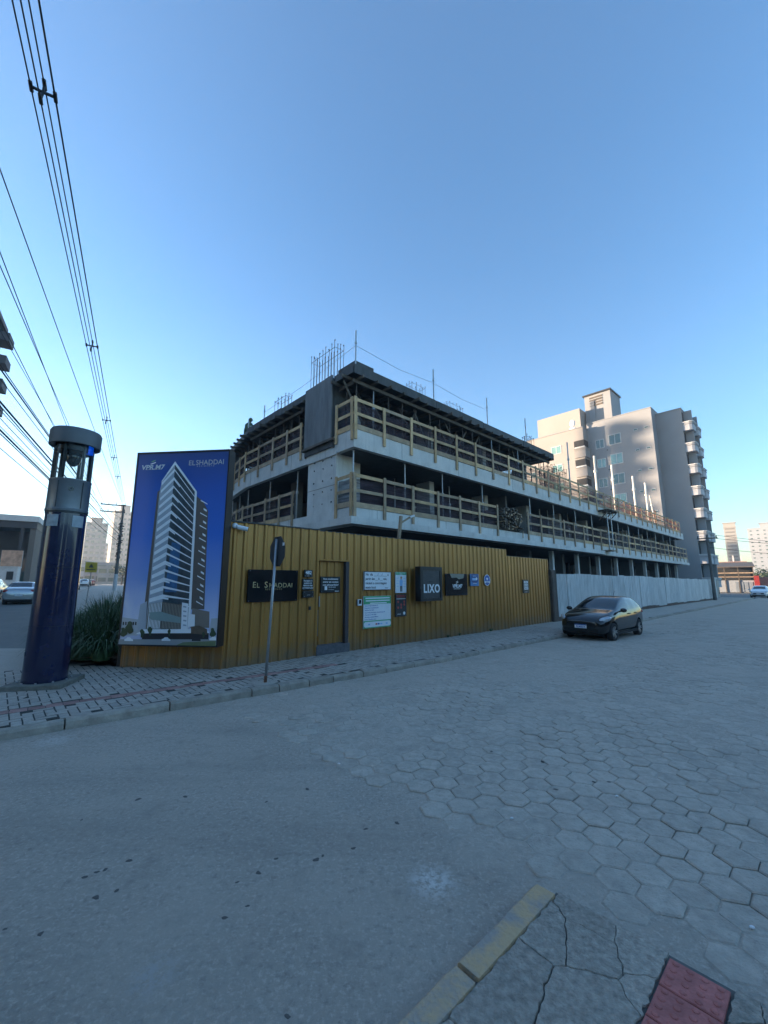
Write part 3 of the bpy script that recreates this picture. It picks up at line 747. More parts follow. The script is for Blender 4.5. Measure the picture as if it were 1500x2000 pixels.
# guard rails: post, planks, net
def net_mat(name, c, dens):
    m = mat(name, c, 0.9, var=0.35, scale=5)
    N, Lk, b = nodes_of(m)
    tc = N.new('ShaderNodeTexCoord'); mp = N.new('ShaderNodeMapping'); mp.inputs['Scale'].default_value = (0.5, 0.5, 6.0)
    w = N.new('ShaderNodeTexNoise'); w.inputs['Scale'].default_value = 1.6; w.inputs['Detail'].default_value = 3
    Lk.new(tc.outputs['Object'], mp.inputs[0]); Lk.new(mp.outputs[0], w.inputs['Vector'])
    r = N.new('ShaderNodeMapRange'); r.inputs['From Min'].default_value = 0.35; r.inputs['From Max'].default_value = 0.65; r.inputs['To Min'].default_value = dens[0]; r.inputs['To Max'].default_value = dens[1]
    Lk.new(w.outputs['Fac'], r.inputs[0]); Lk.new(r.outputs[0], b.inputs['Alpha'])
    return m
M_net = net_mat('maroon_net', (0.055, 0.035, 0.045), (0.35, 0.8))
M_net_sunlit = net_mat('maroon_net_sunlit', (0.42, 0.17, 0.1), (0.4, 0.85))  # same net with orange sunlight put into its colour
def rail(label, P, z, posts, woods, gaps=(), net=M_net, tops=None, loc=None):
    """P(s) -> local point and outward normal; posts = list of s"""
    g = thing('guard_rail', label, 'guard rail', BC, ROT, 'timber guard rails on the slabs')
    for s in posts:
        p, n = P(s); t = Vector((-n.y, n.x, 0)); dz = rnd.gauss(0, 0.02); lean = rnd.gauss(0, 0.012)
        a = p + n*0.05; mb = MB().beam((a.x, a.y, z-0.42+dz), (a.x+t.x*lean, a.y+t.y*lean, z+1.30+rnd.gauss(0, .02)), 0.135 if abs(n.y) > 0.5 else 0.04, 0.04 if abs(n.y) > 0.5 else 0.135, up=(0,1,0))
        mb.build('post', rnd.choice(woods), g)
    for i in range(len(posts)-1):
        s0, s1 = posts[i], posts[i+1]
        if s1-s0 > 2.6: continue
        p0, n = P(s0); p1, n1 = P(s1)
        for h, w in ((1.2, 0.13), (0.64, 0.125), (0.1, 0.2)):
            e = 0.07; t = (p1-p0).normalized(); j = rnd.uniform(0.000, 0.004)*(i % 2*2-1)
            a = p0-t*e+n*(0.014+j); b = p1+t*e+n1*(0.014+j); h2 = h+rnd.gauss(0, 0.012)
            MB().beam((a.x, a.y, z+h2+rnd.gauss(0, .008)), (b.x, b.y, z+h2+rnd.gauss(0, .008)), 0.024, w).build('plank', M_wood_old if h < 0.2 and rnd.random() < .6 else rnd.choice(woods), g)
        mb = MB(); nn = 6
        for c in range(nn+1):
            f = c/nn; p = p0.lerp(p1, f); nr = n.lerp(n1, f)
            for r_ in range(7):
                zz = z+0.03+1.1*r_/6; o = -0.04-0.03*(1+mnoise.noise(Vector((p.x*1.5+p.y, zz*4, z)))); q_ = p+nr*o
                mb.v.append((q_.x, q_.y, zz + 0.03*mnoise.noise(Vector((p.x, p.y*2, zz*2)))))
        mb.f = [(c*7+r_, (c+1)*7+r_, (c+1)*7+r_+1, c*7+r_+1) for c in range(nn) for r_ in range(6)]
        mb.build('net', net(s0) if callable(net) else net, g)
    return g
nS = Vector((0,-1,0)); nL = Vector((-1,0,0)); nB = Vector((-d.y, d.x, 0)); nB = nB if nB.x < 0 else -nB
PS = lambda s: (Vector((s, 0.0, 0)), nS)
PSl = lambda s: (Vector((s, 0.0, 0)), nS)
def PLf(s):
    if s <= 9.5: return Vector((0, s, 0)), nL
    v = Vector((0, 9.5, 0)) + d*(s-9.5); return v, (nL+nB).normalized() if s < 9.6 else nB
pw = [M_wood, M_wood, M_wood_old]; pw2 = [M_wood, M_wood_old, M_wood_old]
ups = [0.0] + [1.55+1.6*k for k in range(31)]
rail('long timber guard rail with net on upper slab along side street', PS, Z2T, [s+(0.05 if s == 0 else 0) for s in ups], pw, net=lambda s: M_net_sunlit if s > 24.5 else M_net)  # net takes its sunlit colour past the shadow edge
rail('short timber guard rail on upper slab between corner and dark formwork column', PLf, Z2T, [0.06, 1.08], [M_wood])
rail('timber guard rail on upper slab left of dark formwork column', PLf, Z2T, [3.75, 5.0, 6.4, 7.92, 9.5, 10.7, 11.9, 13.2, 14.5], pw)
rail('timber guard rail on lower slab between corner and timber stack', PSl, Z1T, [0.05, 1.57, 3.2, 4.86, 6.49, 8.09, 9.74], pw2)
rail('long timber guard rail on lower slab beyond the timber stack', PSl, Z1T, [13.0+1.6*k for k in range(25)], pw2)
rail('short timber guard rail on lower slab between corner and concrete column', PLf, Z1T, [0.06, 1.02], pw2)
rail('timber guard rail on lower slab left of concrete column', PLf, Z1T, [4.3, 5.5, 6.9, 8.3, 9.5, 10.8, 12.1, 13.4], pw2)
# timber stack in the gap of the lower rail
st = thing('timber_stack', 'bundle of weathered timber offcuts stacked in the lower rail gap', 'timber stack', loc3(9.95, -0.05, Z1T), ROT)
r3 = random.Random(5)
for j in range(11):
    zz = 0.11+0.105*j; half = 0.98*(1-0.28*(j/10)**3) - 0.05*(j == 0); x = 1.05-half
    while x < 1.05+half:
        R_ = r3.uniform(0.042, 0.068); a_ = (x+r3.gauss(0,.015), -0.08+r3.uniform(-.22,.14), zz+r3.gauss(0,.02)); b_ = (x+r3.gauss(0,.05), 1.5+r3.uniform(-.2,.2), zz+r3.gauss(0,.05)); m_ = r3.choice((M_wood_old, M_wood_dark, M_wood_dark, M_wood_dark))
        if r3.random() < 0.4: MB().beam(a_, b_, R_*2, R_*1.5).build('timber', m_, st)
        else: MB().cyl(a_, b_, R_, 7).build('timber', m_, st)
        x += R_*1.9
for yy in (0.15, 1.1): MB().box(0.05, 2.05, yy, yy+0.1, 0.0, 0.06).build('bearer', M_wood_dark, st)
MB().box(2.2, 2.24, -0.1, -0.06, -0.3, 0.1).build('loose_board', M_wood_old, st)
# loading bracket on the upper slab
br = thing('loading_bracket', 'timber loading bracket hung on the upper slab edge above two long props', 'bracket', loc3(24.2, 0, Z2B), ROT)
for x in (0.0, 0.9, 1.8): MB().beam((x, -0.75, 0.35), (x, 0.2, 0.35), 0.08, 0.1).build('bearer', M_wood_dark, br); MB().beam((x, -0.7, 0.3), (x, -0.03, -0.35), 0.06, 0.06).build('strut', M_wood_dark, br)
for k in range(5): MB().box(-0.15, 2.0, -0.8+0.16*k, -0.66+0.16*k, 0.401, 0.43).build('board', M_wood_dark, br)
for x in (0.15, 0.95):
    o = MB().cyl((0,0,0), (0,0,Z2B+0.3-Z1T+0.35), 0.04, 8).cyl((0,0,1.2), (0,0,1.35), 0.065, 8).build('steel_prop', M_prop, None, loc=loc3(24.2+x, -0.55, Z1T-0.35)); tag(o, 'tall steel prop under the loading bracket outside the rail', 'prop', 'tall props under the loading bracket')
MB().box(0, 1.3, -0.7, 0.1, -2.72, -2.66).build('foot_board', M_wood_old, br)
# column starter bars
def cage(x, y, z, lx, ly, nx_, ny_, h, label, ties=2, r=0.012, flare=0.0):
    c = thing('rebar_cage', label, 'rebar', loc3(x, y, z), ROT)
    pts = [(lx*i/(nx_-1), yy) for i in range(nx_) for yy in (0, ly)] + [(xx, ly*j/(ny_-1)) for j in range(1, ny_-1) for xx in (0, lx)]
    for (a_, b_) in pts:
        hh = h*rnd.uniform(0.9, 1.05)
        MB().cyl((a_, b_, -0.1), (a_+rnd.gauss(0, .015), b_+rnd.gauss(0, .015), hh), r, 5).cyl((a_, b_, hh-0.05), (a_, b_, hh), r*1.8, 5).build('bar', M_rebar, c)
    for k in range(ties):
        zz = h*(0.9-0.45*k/max(1, ties-1)) if ties > 1 else h*0.85
        MB().tube([(0,0,zz), (lx,0,zz), (lx,ly,zz), (0,ly,zz), (0,0,zz)], r*0.9, 5).build('tie', M_rebar, c)
    return c
cage(0.0, 1.35, ZRT-0.1, 0.45, 1.8, 4, 9, 1.72, 'tall column starter bars tied in a cage above dark formwork column', 1, 0.011)
cage(0.12, 5.6, ZRT-0.1, 0.35, 1.1, 3, 4, 0.95, 'short starter bars on roof deck toward the roof worker', 1)
cage(3.5, 0.2, ZRT-0.1, 0.9, 0.35, 4, 3, 0.75, 'starter bars on roof deck nearest the corner pole on side street', 1, 0.008)
cage(6.3, 0.25, ZRT-0.1, 1.1, 0.35, 5, 3, 0.65, 'starter bars on roof deck in the middle of side street edge', 1, 0.008)
cage(14.2, 0.3, ZRT-0.1, 0.8, 0.35, 4, 3, 0.9, 'starter bars on roof deck close to its open end', 1)
cage(18.6, 1.2, Z2T-0.05, 3.2, 0.5, 17, 3, 2.75, 'row of tall rusty column bars just beyond the roof formwork', 2, 0.016)
cage(21.0, 2.6, Z2T-0.05, 1.6, 0.5, 9, 3, 2.95, 'taller clump of rusty column bars behind the bar row', 2, 0.016)
cage(24.0, 3.8, Z2T-0.05, 4.6, 0.4, 19, 2, 1.95, 'low row of rusty wall bars beside first white pole', 1, 0.016)
cage(26.6, 1.5, Z2T-0.05, 1.2, 0.5, 7, 3, 1.9, 'rusty bar cage beside second white pole', 3, 0.016)
cage(33.5, 2.4, Z2T-0.05, 3.2, 0.6, 14, 3, 2.1, 'rusty bar cage beside third white pole', 4, 0.016)
cage(39.5, 2.0, Z2T-0.05, 3.0, 0.6, 12, 3, 1.9, 'rusty bar cage beside fourth white pole', 2, 0.016)
cage(46.0, 1.5, Z2T-0.05, 0.6, 0.6, 4, 4, 2.6, 'lone rusty bar cage near far end of upper slab', 2, 0.016)
# lifeline poles on the roof edge
def pole(x, y, z0, z1, r, m, label, name='safety_pole', lean=0.0, grp=None):
    o = MB().cyl((0,0,0), (lean, 0, z1-z0), r, 8).box(-r*2, r*2, -r*2, r*2, 0, 0.012).cyl((lean*.7,0,(z1-z0)*0.68), (lean*.7,0,(z1-z0)*0.72), r*1.7, 8).build(name, m, None, loc=loc3(x, y, z0), rz=ROT)
    return tag(o, label, 'pole', grp)
pole(0.2, 0.2, ZRT-0.16, 12.06, 0.032, M_prop, 'grey lifeline pole standing on the roof corner')
for x, dsc in ((4.95, 'grey lifeline pole second from roof corner on side street edge'), (9.5, 'grey lifeline pole third from roof corner on side street edge'), (13.75, 'grey lifeline pole next to starter bars at deck end')):
    pole(x, 0.15, ZRT-0.16, 12.1, 0.032, M_prop, dsc)
pole(0.2, 8.0, ZRT-0.16, 11.4, 0.032, M_prop, 'grey lifeline pole beside roof worker toward the corner')
pole(0.5, 10.6, ZRT-0.16, 11.4, 0.032, M_prop, 'grey lifeline pole beside roof worker away from corner')
pole(19.9, 0.2, Z2T, 12.0, 0.05, M_prop, 'grey pole rising among the rusty column bars')
for x, dsc in ((25.1, 'white painted pole at loading bracket on upper slab'), (29.0, 'second white painted pole from the loading bracket'), (34.6, 'third white painted pole from the loading bracket'), (38.5, 'fourth white painted pole from the loading bracket')):
    pole(x, 0.25, Z2T, 12.1, 0.085, M_white_pole, dsc)
pole(42.2, 0.6, Z2T, 11.2, 0.06, M_white_pole, 'leaning white pole beyond the row of upright ones', lean=-1.1)
for pts, l in (([(0.2,0.2,11.4), (2.6,0.17,11.25), (4.95,0.15,11.4)], 'thin lifeline wire between corner pole and second roof pole'),
               ([(4.95,0.15,11.4), (7.2,0.15,11.28), (9.5,0.15,11.4)], 'thin lifeline wire between second and third roof poles'),
               ([(0.2,0.2,11.4), (0.2,4.1,11.1), (0.2,8.0,11.0)], 'thin lifeline wire from corner pole toward roof worker')):
    tag(MB().tube([loc3(*p) for p in pts], 0.008, 5).build('lifeline_wire', M_steel), l, 'wire')
# lamp bracket post leaning over the fence
o = thing('lamp_post', 'crooked timber post with small white floodlight above gold fence', 'lamp', fpt(6.3, 0.9, 0), ROT)
MB().beam((0,0,0), (0,0,3.4), 0.1, 0.1).beam((0,0,3.4), (0.12,0,4.25), 0.09, 0.09).build('post', M_wood_old, o)
MB().beam((0.1,0,4.0), (0.5,-0.1,4.25), 0.06, 0.06).build('arm', M_wood_old, o)
MB().beam((0.46,-0.1,4.24), (0.62,-0.16,4.3), 0.1, 0.07).build('lamp_head', M_white, o)

# worker on the roof
wk = thing('person', 'worker in dark green work clothes bending forward on the roof edge', 'person', loc3(0.8, 11.5, ZRT-0.16), ROT+0.6)
def skin_body(name, verts, edges, radii, m, parent, levels=2):
    me = bpy.data.meshes.new(name); me.from_pydata(verts, edges, []); o = bpy.data.objects.new('tmp', me); col.objects.link(o)
    md = o.modifiers.new('skin', 'SKIN'); me.skin_vertices or None
    for i, r_ in enumerate(radii): me.skin_vertices[0].data[i].radius = (r_, r_)
    me.skin_vertices[0].data[0].use_root = True
    o.modifiers.new('sub', 'SUBSURF').levels = levels
    dg = bpy.context.evaluated_depsgraph_get(); ev = bpy.data.meshes.new_from_object(o.evaluated_get(dg)); bpy.data.objects.remove(o)
    ev.materials.clear(); ev.materials.append(m)
    for p in ev.polygons: p.use_smooth = True
    return place(ev, name, parent)
M_wgreen = mat('work_clothes', (0.05, 0.085, 0.05), 0.85, var=0.3, scale=6)
V = [(0,0,0.92),(0.06,0,1.12),(0.18,0,1.33),(0.27,0,1.45),(0.33,0,1.53),(0.02,0.11,0.88),(0.06,0.13,0.48),(-0.02,0.14,0.08),(0.1,0.15,0.04),(0.02,-0.11,0.88),(0.0,-0.14,0.48),(-0.1,-0.15,0.08),(0.02,-0.16,0.04),
     (0.2,0.19,1.33),(0.28,0.26,1.08),(0.42,0.16,0.98),(0.2,-0.19,1.33),(0.3,-0.25,1.08),(0.44,-0.14,1.0),(0.36,0,1.60),(0.38,0,1.69)]
Ed = [(0,1),(1,2),(2,3),(3,4),(0,5),(5,6),(6,7),(7,8),(0,9),(9,10),(10,11),(11,12),(2,13),(13,14),(14,15),(2,16),(16,17),(17,18),(4,19),(19,20)]
Rr = [0.15,0.14,0.155,0.08,0.065,0.1,0.075,0.05,0.04,0.1,0.075,0.05,0.04,0.075,0.055,0.04,0.075,0.055,0.04,0.1,0.085]
skin_body('body', V, Ed, Rr, M_wgreen, wk)
MB().lathe([(0.135,1.655),(0.13,1.70),(0.11,1.77),(0.06,1.82),(0.01,1.83)], 14, (0.375, 0)).build('helmet', mat('helmet_green', (0.1,0.13,0.07), 0.5), wk, smooth=True)

# ================================================================== FENCES, SIGNS, STREET FURNITURE
def corr(mb, x0, x1, z0, z1, per=0.25, dep=0.032, y=0.0, zn=3, wob=0.004):
    prof = [(0, 0), (0.34, 0), (0.47, 1), (0.68, 1), (0.82, 0)]
    xs = []; k = math.floor(x0/per)
    while k*per < x1+per:
        for f, h in prof: xs.append((k*per+f*per, h))
        k += 1
    pts = [(x, h) for x, h in xs if x0 < x < x1]
    def hh(x):
        f = (x/per) % 1.0
        P = prof+[(1.0, 0)]
        for i in range(len(P)-1):
            if P[i][0] <= f <= P[i+1][0]: return P[i][1]+(P[i+1][1]-P[i][1])*(f-P[i][0])/(P[i+1][0]-P[i][0])
        return 0
    pts = [(x0, hh(x0))]+pts+[(x1, hh(x1))]
    o = len(mb.v)
    for i, (x, h) in enumerate(pts):
        for j in range(zn+1):
            z = z0+(z1-z0)*j/zn
            mb.v.append((x+wob*mnoise.noise(Vector((x*3, z, 1))), y-dep*h+wob*2*mnoise.noise(Vector((x*1.2, z*0.8, 5))), z))
    n = zn+1
    for i in range(len(pts)-1):
        for j in range(zn): mb.f.append((o+i*n+j, o+(i+1)*n+j, o+(i+1)*n+j+1, o+i*n+j+1))
    return mb
gf = thing('gold_fence', 'tall gold corrugated metal site fence along the pavement', 'fence', FC, ROT)
def panels(par, xs, z0, z1, m, **k):
    for a, b in zip(xs[:-1], xs[1:]):
        corr(MB(), a-0.01, b, z0+rnd.uniform(-.01, .012), z1+rnd.uniform(-.004, .004), y=k.get('y', 0)+rnd.uniform(-.003, .003), **{q: w for q, w in k.items() if q != 'y'}).build('sheet_panel', m, par)
panels(gf, [0.0, 0.82, 1.64, 2.42], SW, 3.32, M_gold)
panels(gf, [3.45]+[3.45+0.912*k for k in range(1, 10)], SW, 3.31, M_gold)
corr(MB(), 2.42, 3.45, 2.53, 3.315).build('sheet_panel', M_gold, gf)
MB().box(-0.05, 2.42, -0.045, 0.05, 3.316, 3.345).build('cap_trim', M_black, gf)
MB().box(2.42, 11.66, -0.01, 0.05, 3.30, 3.325).build('cap_trim', M_dark_metal, gf)
for x in (0.06, 2.35, 5.8, 8.6, 11.5): MB().box(x, x+0.08, 0.03, 0.11, 0.0, 3.3).build('post', M_dark_metal, gf)
for z in (0.9, 2.7): MB().box(3.5, 11.6, 0.03, 0.08, z, z+0.06).build('cross_rail', M_dark_metal, gf)
# door in the fence
dr = thing('site_door', 'gold corrugated door set back in the fence above a concrete step', 'door', fpt(2.42, 0, 0), ROT)
corr(MB(), 0.02, 0.9, 0.37, 2.52, y=0.12).build('door_leaf', M_gold, dr)
MB().box(0.9, 1.0, -0.02, 0.16, 0.34, 2.53).build('door_jamb', mat('jamb_brown', (0.06, 0.045, 0.045), 0.7), dr)
MB().box(0.0, 1.03, -0.03, 0.2, 2.525, 2.56).build('lintel', M_gold, dr)
MB().box(0.0, 0.02, 0.0, 0.15, 0.35, 2.53).build('door_jamb', M_gold, dr)
MB().box(-0.02, 1.04, -0.05, 0.3, 0.0, 0.35).build('threshold', mat('step_stone', (0.11, 0.105, 0.11), 0.85, var=0.35, scale=9, detail=8), dr)
MB().cyl((0.1, 0.06, 1.33), (0.1, 0.06, 1.6), 0.018, 8).build('handle', M_steel, dr)
for k in range(26): MB().cyl((0.055, 0.07, 0.6+0.025*k), (0.075, 0.06, 0.62+0.025*k), 0.011, 6).build('chain_link', M_steel, dr)
# lower gate section and its end post
gg = thing('gold_gate', 'lower gold corrugated gate at the driveway end of the fence', 'gate', fpt(11.68, 0.14, 0), ROT)
panels(gg, [0.0, 0.98, 1.98, 2.98, 3.98], 0.12, 3.05, M_gold)
MB().box(0, 3.98, 0.02, 0.07, 3.045, 3.075).build('cap_trim', M_dark_metal, gg)
MB().box(0, 3.98, 0.03, 0.08, 0.5, 0.56).build('cross_rail', M_dark_metal, gg)
tag(MB().box(0, 0.5, 0, 0.16, 0, 2.45).box(0.06, 0.44, -0.02, 0, 0.0, 2.4).build('gate_post', mat('post_board_brown', (0.1, 0.075, 0.06), 0.85, var=.3, scale=4), None, loc=fpt(15.68, 0.02, 0.1), rz=ROT), 'brown timber post panel between gold gate and white fence', 'post')
# chamfered front under the billboard
CL = gnd(232, 1302, SW); CL.z = 0; cv = (FC-CL); CW = cv.length; CROT = math.atan2(cv.y, cv.x)
cf = thing('gold_fence', 'short gold corrugated fence face below the billboard', 'fence', CL, CROT)
panels(cf, [0.0, CW/3, 2*CW/3, CW], SW-0.01, 3.32, M_gold)
MB().box(-0.02, CW, 0.03, 0.08, 3.3, 3.34).build('cap_trim', M_black, cf)
MB().box(-0.06, 0.02, 0.0, 0.08, 0.0, 3.32).build('post', M_black, cf)
MB().box(CW-0.03, CW+0.03, -0.035, 0.05, SW, 3.33).build('corner_trim', M_gold, cf)
# dark steel post behind the corner, with arm
o = thing('steel_post', 'dark steel post with short arm behind the fence corner beside billboard', 'post', fpt(0.1, 0.5, 0), ROT)
MB().box(-0.06, 0.06, -0.06, 0.06, 0, 4.5).build('post', M_black, o); MB().box(-0.5, 0.06, -0.05, 0.05, 4.4, 4.5).build('arm', M_black, o)
# CCTV camera
o = thing('security_camera', 'small white security camera mounted on the fence corner top', 'camera', fpt(0.12, -0.02, 3.2), ROT)
MB().lathe([(0.045, -0.03), (0.06, 0.0), (0.06, 0.06), (0.02, 0.09)], 12).build('mount', M_white, o, smooth=True)
MB().cyl((0.03, -0.06, 0.0), (0.24, -0.16, -0.05), 0.05, 12).build('body', M_white, o)
MB().cyl((0.235, -0.157, -0.049), (0.25, -0.165, -0.053), 0.035, 12).build('lens', M_blackgloss, o)

# ---- signs on the gold fence: local X along fence, Z up, front faces -Y
def sign(name, label, s0, s1, z0, z1, m, y=-0.045, cat='sign', th=0.03, off=0.0, frame=None):
    o = thing(name, label, cat, fpt(s0, y+off, z0), ROT); w, h = s1-s0, z1-z0
    MB().bbox(0, w, 0, h, 0, th, 0.004).build('board', m, o).rotation_euler.x = PI/2
    if frame:
        e = 0.014
        for a in ((0,w,0,e),(0,w,h-e,h),(0,e,e,h-e),(w-e,w,e,h-e)): MB().box(a[0], a[1], -th-0.008, -th+0.002, a[2], a[3]).build('frame', frame, o)
    for x in (0.04, w-0.04):
        for z in (0.03, h-0.03): MB().cyl((x, -th-0.004, z), (x, -th+0.001, z), 0.007, 8).build('screw', M_steel, o)
    return o, w, h, -th-0.001
def lines(o, rows, m, y):
    for (x0, x1, z0, z1) in rows: MB().box(x0, x1, y-0.0015, y+0.001, z0, z1).build('print_line', m, o)
o, w, h, y = sign('name_board', 'glossy black board with gold residence lettering left of the door', 0.48, 1.78, 1.51, 2.25, M_blackgloss)
text(o, 'E', 0.19, (0.155, y, h*0.52), M_goldtxt); text(o, 'L', 0.155, (0.25, y, h*0.505), M_goldtxt)
text(o, 'S', 0.2, (0.45, y, h*0.52), M_goldtxt); text(o, 'HADDAI', 0.155, (0.84, y, h*0.505), M_goldtxt, sx=1.02, spacing=1.06)
text(o, 'RESIDENCE', 0.05, (0.65, y, h*0.385), M_goldtxt, spacing=1.9)
o, w, h, y = sign('number_plate', 'small black plate with white number 482', 1.96, 2.21, 2.09, 2.27, M_black)
text(o, '482', 0.12, (w/2, y, h*0.6), M_white, bold=0.003); text(o, 'RUA', 0.03, (w/2, y, h*0.15), M_greytxt)
o, w, h, y = sign('warning_plate', 'black plate with white lines of text below the number plate', 1.92, 2.23, 1.76, 2.05, M_black)
for k, t in enumerate(('PROIBIDO O', 'ACESSO DE', 'PESSOAS SEM', 'AUTORIZAÇÃO')): text(o, t, 0.045, (w/2, y, h*0.8-0.058*k), M_white, bold=0.001)
o, w, h, y = sign('letter_box', 'shallow black letter box under the warning plate', 1.92, 2.24, 1.58, 1.745, M_black, th=0.06)
text(o, 'correio', 0.03, (w/2, y, h*0.4), M_greytxt); MB().box(0.04, w-0.04, y-0.004, y, h*0.7, h*0.76).build('slot', M_blackmat, o)
o, w, h, y = sign('door_notice', 'black notice with white delivery text on the door', 2.54, 3.18, 1.69, 2.11, M_black, y=0.075)
for k, t in enumerate(('Para recebimento', 'entrar em contato', 'com almoxarifado!')): text(o, t, 0.068, (w/2, y, h*0.85-0.078*k), M_white, bold=0.0015, shear=0.15)
text(o, '99129-1559', 0.05, (w*0.58, y, h*0.33), M_white); text(o, 'Clovisson', 0.045, (w*0.53, y, h*0.19), M_greytxt, shear=.2); text(o, 'VPR.M7', 0.04, (w*0.82, y, h*0.07), M_white, bold=.001)
MB().box(w*0.2, w*0.33, y-0.002, y+0.001, h*0.16, h*0.4).build('white_patch', M_white, o)
tag(MB().bbox(0, 0.05, 0, 0.05, 0, 0.09, 0.004).build('door_bolt', M_dark_metal, None, loc=fpt(2.14, -0.075, 1.27), rz=ROT), 'tiny dark lock plate on fence left of the door', 'lock')
o = thing('intercom', 'small intercom with white frame right of the door', 'intercom', fpt(3.72, -0.06, 1.32), ROT)
MB().box(0, 0.13, -0.02, 0.03, 0, 0.17).build('case', M_white, o); MB().box(0.03, 0.1, -0.03, -0.019, 0.05, 0.155).build('panel', M_blackgloss, o)
o, w, h, y = sign('concrete_notice', 'white framed notice about the concrete pour in black handwriting style', 3.93, 4.99, 1.74, 2.27, M_white, frame=M_black)
for k, t in enumerate(('No  dia  ___/___/____ a', 'partir das __ h __ min,', 'iniciará a concretagem', 'neste local.')):
    text(o, t, 0.098, (0.05, y, h*0.83-0.122*k), M_black, align='LEFT', bold=0.0012, shear=0.12, sx=0.93)
text(o, 'VPR.M7', 0.04, (w*0.82, y, h*0.1), M_black)
o, w, h, y = sign('permit_board', 'green and white permit board with lines of small text', 3.92, 4.98, 0.68, 1.57, M_white)
MB().box(0.003, w-0.003, y-0.001, y+0.002, h*0.745, h-0.003).build('header_band', M_green, o)
for k, (a, b) in enumerate(((0.06, 0.95), (0.07, 0.95), (0.22, 0.83))): lines(o, [(w*a, w*b, h*0.935-0.07*k-0.018, h*0.935-0.07*k+0.014)], M_white, y-0.002)
for k, t in enumerate(('Nome do empreendimento: 22', 'Proprietário: incorporadora ltda', 'Matrícula: CRI 17.023', 'Resp. técnico pelo projeto e execução: eng. civil', 'Nº do alvará: nº 422 / 2022', 'Área total construída: 8.900 m2', 'Endereço: Rua 482, centro')):
    text(o, t, 0.043, (0.04, y, h*0.70-0.063*k), M_blueprint, align='LEFT', sx=0.92)
MB().box(0.003, w-0.003, y-0.001, y+0.002, 0.003, h*0.235).build('footer_band', M_green, o)
mb = MB(); pl = [(0.08+0.075*math.cos(t), 0.105+0.075*math.sin(t)) for t in [PI/2+PI*k/10 for k in range(11)]]+[(w-0.08+0.075*math.cos(t), 0.105+0.075*math.sin(t)) for t in [-PI/2+PI*k/10 for k in range(11)]]
mb.prism(pl, 0, 0.003); pp = mb.build('footer_panel', M_white, o); pp.rotation_euler.x = PI/2; pp.location.y = y-0.0005
for x, m_ in ((0.16, M_lblue), (0.42, M_redprint), (0.5, M_blueprint), (0.6, M_lblue), (0.8, M_lblue)): MB().box(w*x, w*x+0.07, y-0.006, y-0.003, 0.085, 0.125).build('emblem', m_, o)
o, w, h, y = sign('safety_poster', 'white poster of a worker wearing protective gear, green header', 5.18, 5.65, 1.64, 2.27, M_white)
MB().box(0.003, w-0.003, y-0.001, y+0.002, h*0.87, h-0.003).build('header_band', M_green, o); text(o, 'USO OBRIGATÓRIO', 0.045, (w/2, y-.001, h*0.95), M_white); text(o, 'DE EPI', 0.04, (w/2, y-.001, h*0.89), M_white)
def flat(o, poly, m, y, name='print_shape'):
    mb = MB(); mb.prism(poly, 0, 0.002); q = mb.build(name, m, o); q.rotation_euler.x = PI/2; q.location.y = y; return q
flat(o, [(w*.40,h*.33),(w*.62,h*.33),(w*.66,h*.58),(w*.58,h*.66),(w*.44,h*.66),(w*.36,h*.58)], M_lblue, y)
flat(o, [(w*.42,h*.06),(w*.49,h*.06),(w*.5,h*.33),(w*.41,h*.33)], M_black, y); flat(o, [(w*.53,h*.06),(w*.6,h*.06),(w*.61,h*.33),(w*.52,h*.33)], M_black, y)
flat(o, disc_poly(w*.51, h*.70, w*.075, h*.055), mat('print_skin', (0.55,0.35,0.25), .6), y-0.001); flat(o, [(w*.42,h*.72),(w*.6,h*.72),(w*.56,h*.79),(w*.46,h*.79)], M_orange, y-0.002)
for k in range(4): lines(o, [(w*.08, w*.27, h*(.7-.13*k), h*(.72-.13*k)), (w*.73, w*.92, h*(.68-.13*k), h*(.70-.13*k))], M_lblue, y)
o, w, h, y = sign('rules_plate', 'dark narrow plate with red icons under the safety poster', 5.18, 5.65, 0.94, 1.60, mat('plate_dark', (0.03, 0.028, 0.03), 0.5))
lines(o, [(w*.08, w*.9, h*.92, h*.95), (w*.08, w*.9, h*.86, h*.89)], M_redprint, y); lines(o, [(w*.08, w*.9, h*.78, h*.81)], M_greytxt, y)
for a in range(3):
    for b in range(3):
        flat(o, disc_poly(w*(.22+.28*a), h*(.66-.13*b), w*.08, w*.08, 12), (M_redprint, M_dark_metal, M_redprint)[(a+b) % 3], y)
flat(o, disc_poly(w*.77, h*.14, w*.1, w*.1), M_white, y); text(o, 'VPR.M7', 0.05, (w*.3, y, h*.1), M_white)
# litter cabinet
o = thing('litter_cabinet', 'black metal litter cabinet marked with large white letters', 'cabinet', fpt(5.9, -0.22, 1.38), ROT); w, h = 1.05, 1.07
MB().bbox(0, w, 0, h, 0, 0.2, 0.012).build('case', M_black, o).rotation_euler.x = PI/2
for a in ((0.0,w,0,0.09),(0.0,w,h-0.12,h),(0,0.12,0.09,h-0.12),(w-0.1,w,0.09,h-0.12)): MB().box(a[0], a[1], -0.225, -0.2, a[2], a[3]).build('door_frame', M_black, o)
MB().box(0.12, w-0.1, -0.208, -0.202, 0.09, h-0.12).build('door_panel', mat('cabinet_panel', (0.035,0.036,0.04), .45, var=.3, scale=8), o)
text(o, 'LIXO', 0.36, (w*0.52, -0.211, h*0.35), M_white, sx=0.9, bold=0.011, spacing=1.12, name='lettering')
MB().box(0.4, 0.62, -0.21, -0.205, h*0.55, h*0.57).build('slot', M_blackmat, o); MB().box(-0.03, 0.1, -0.24, -0.2, h*0.35, h*0.42).build('latch', M_dark_metal, o)
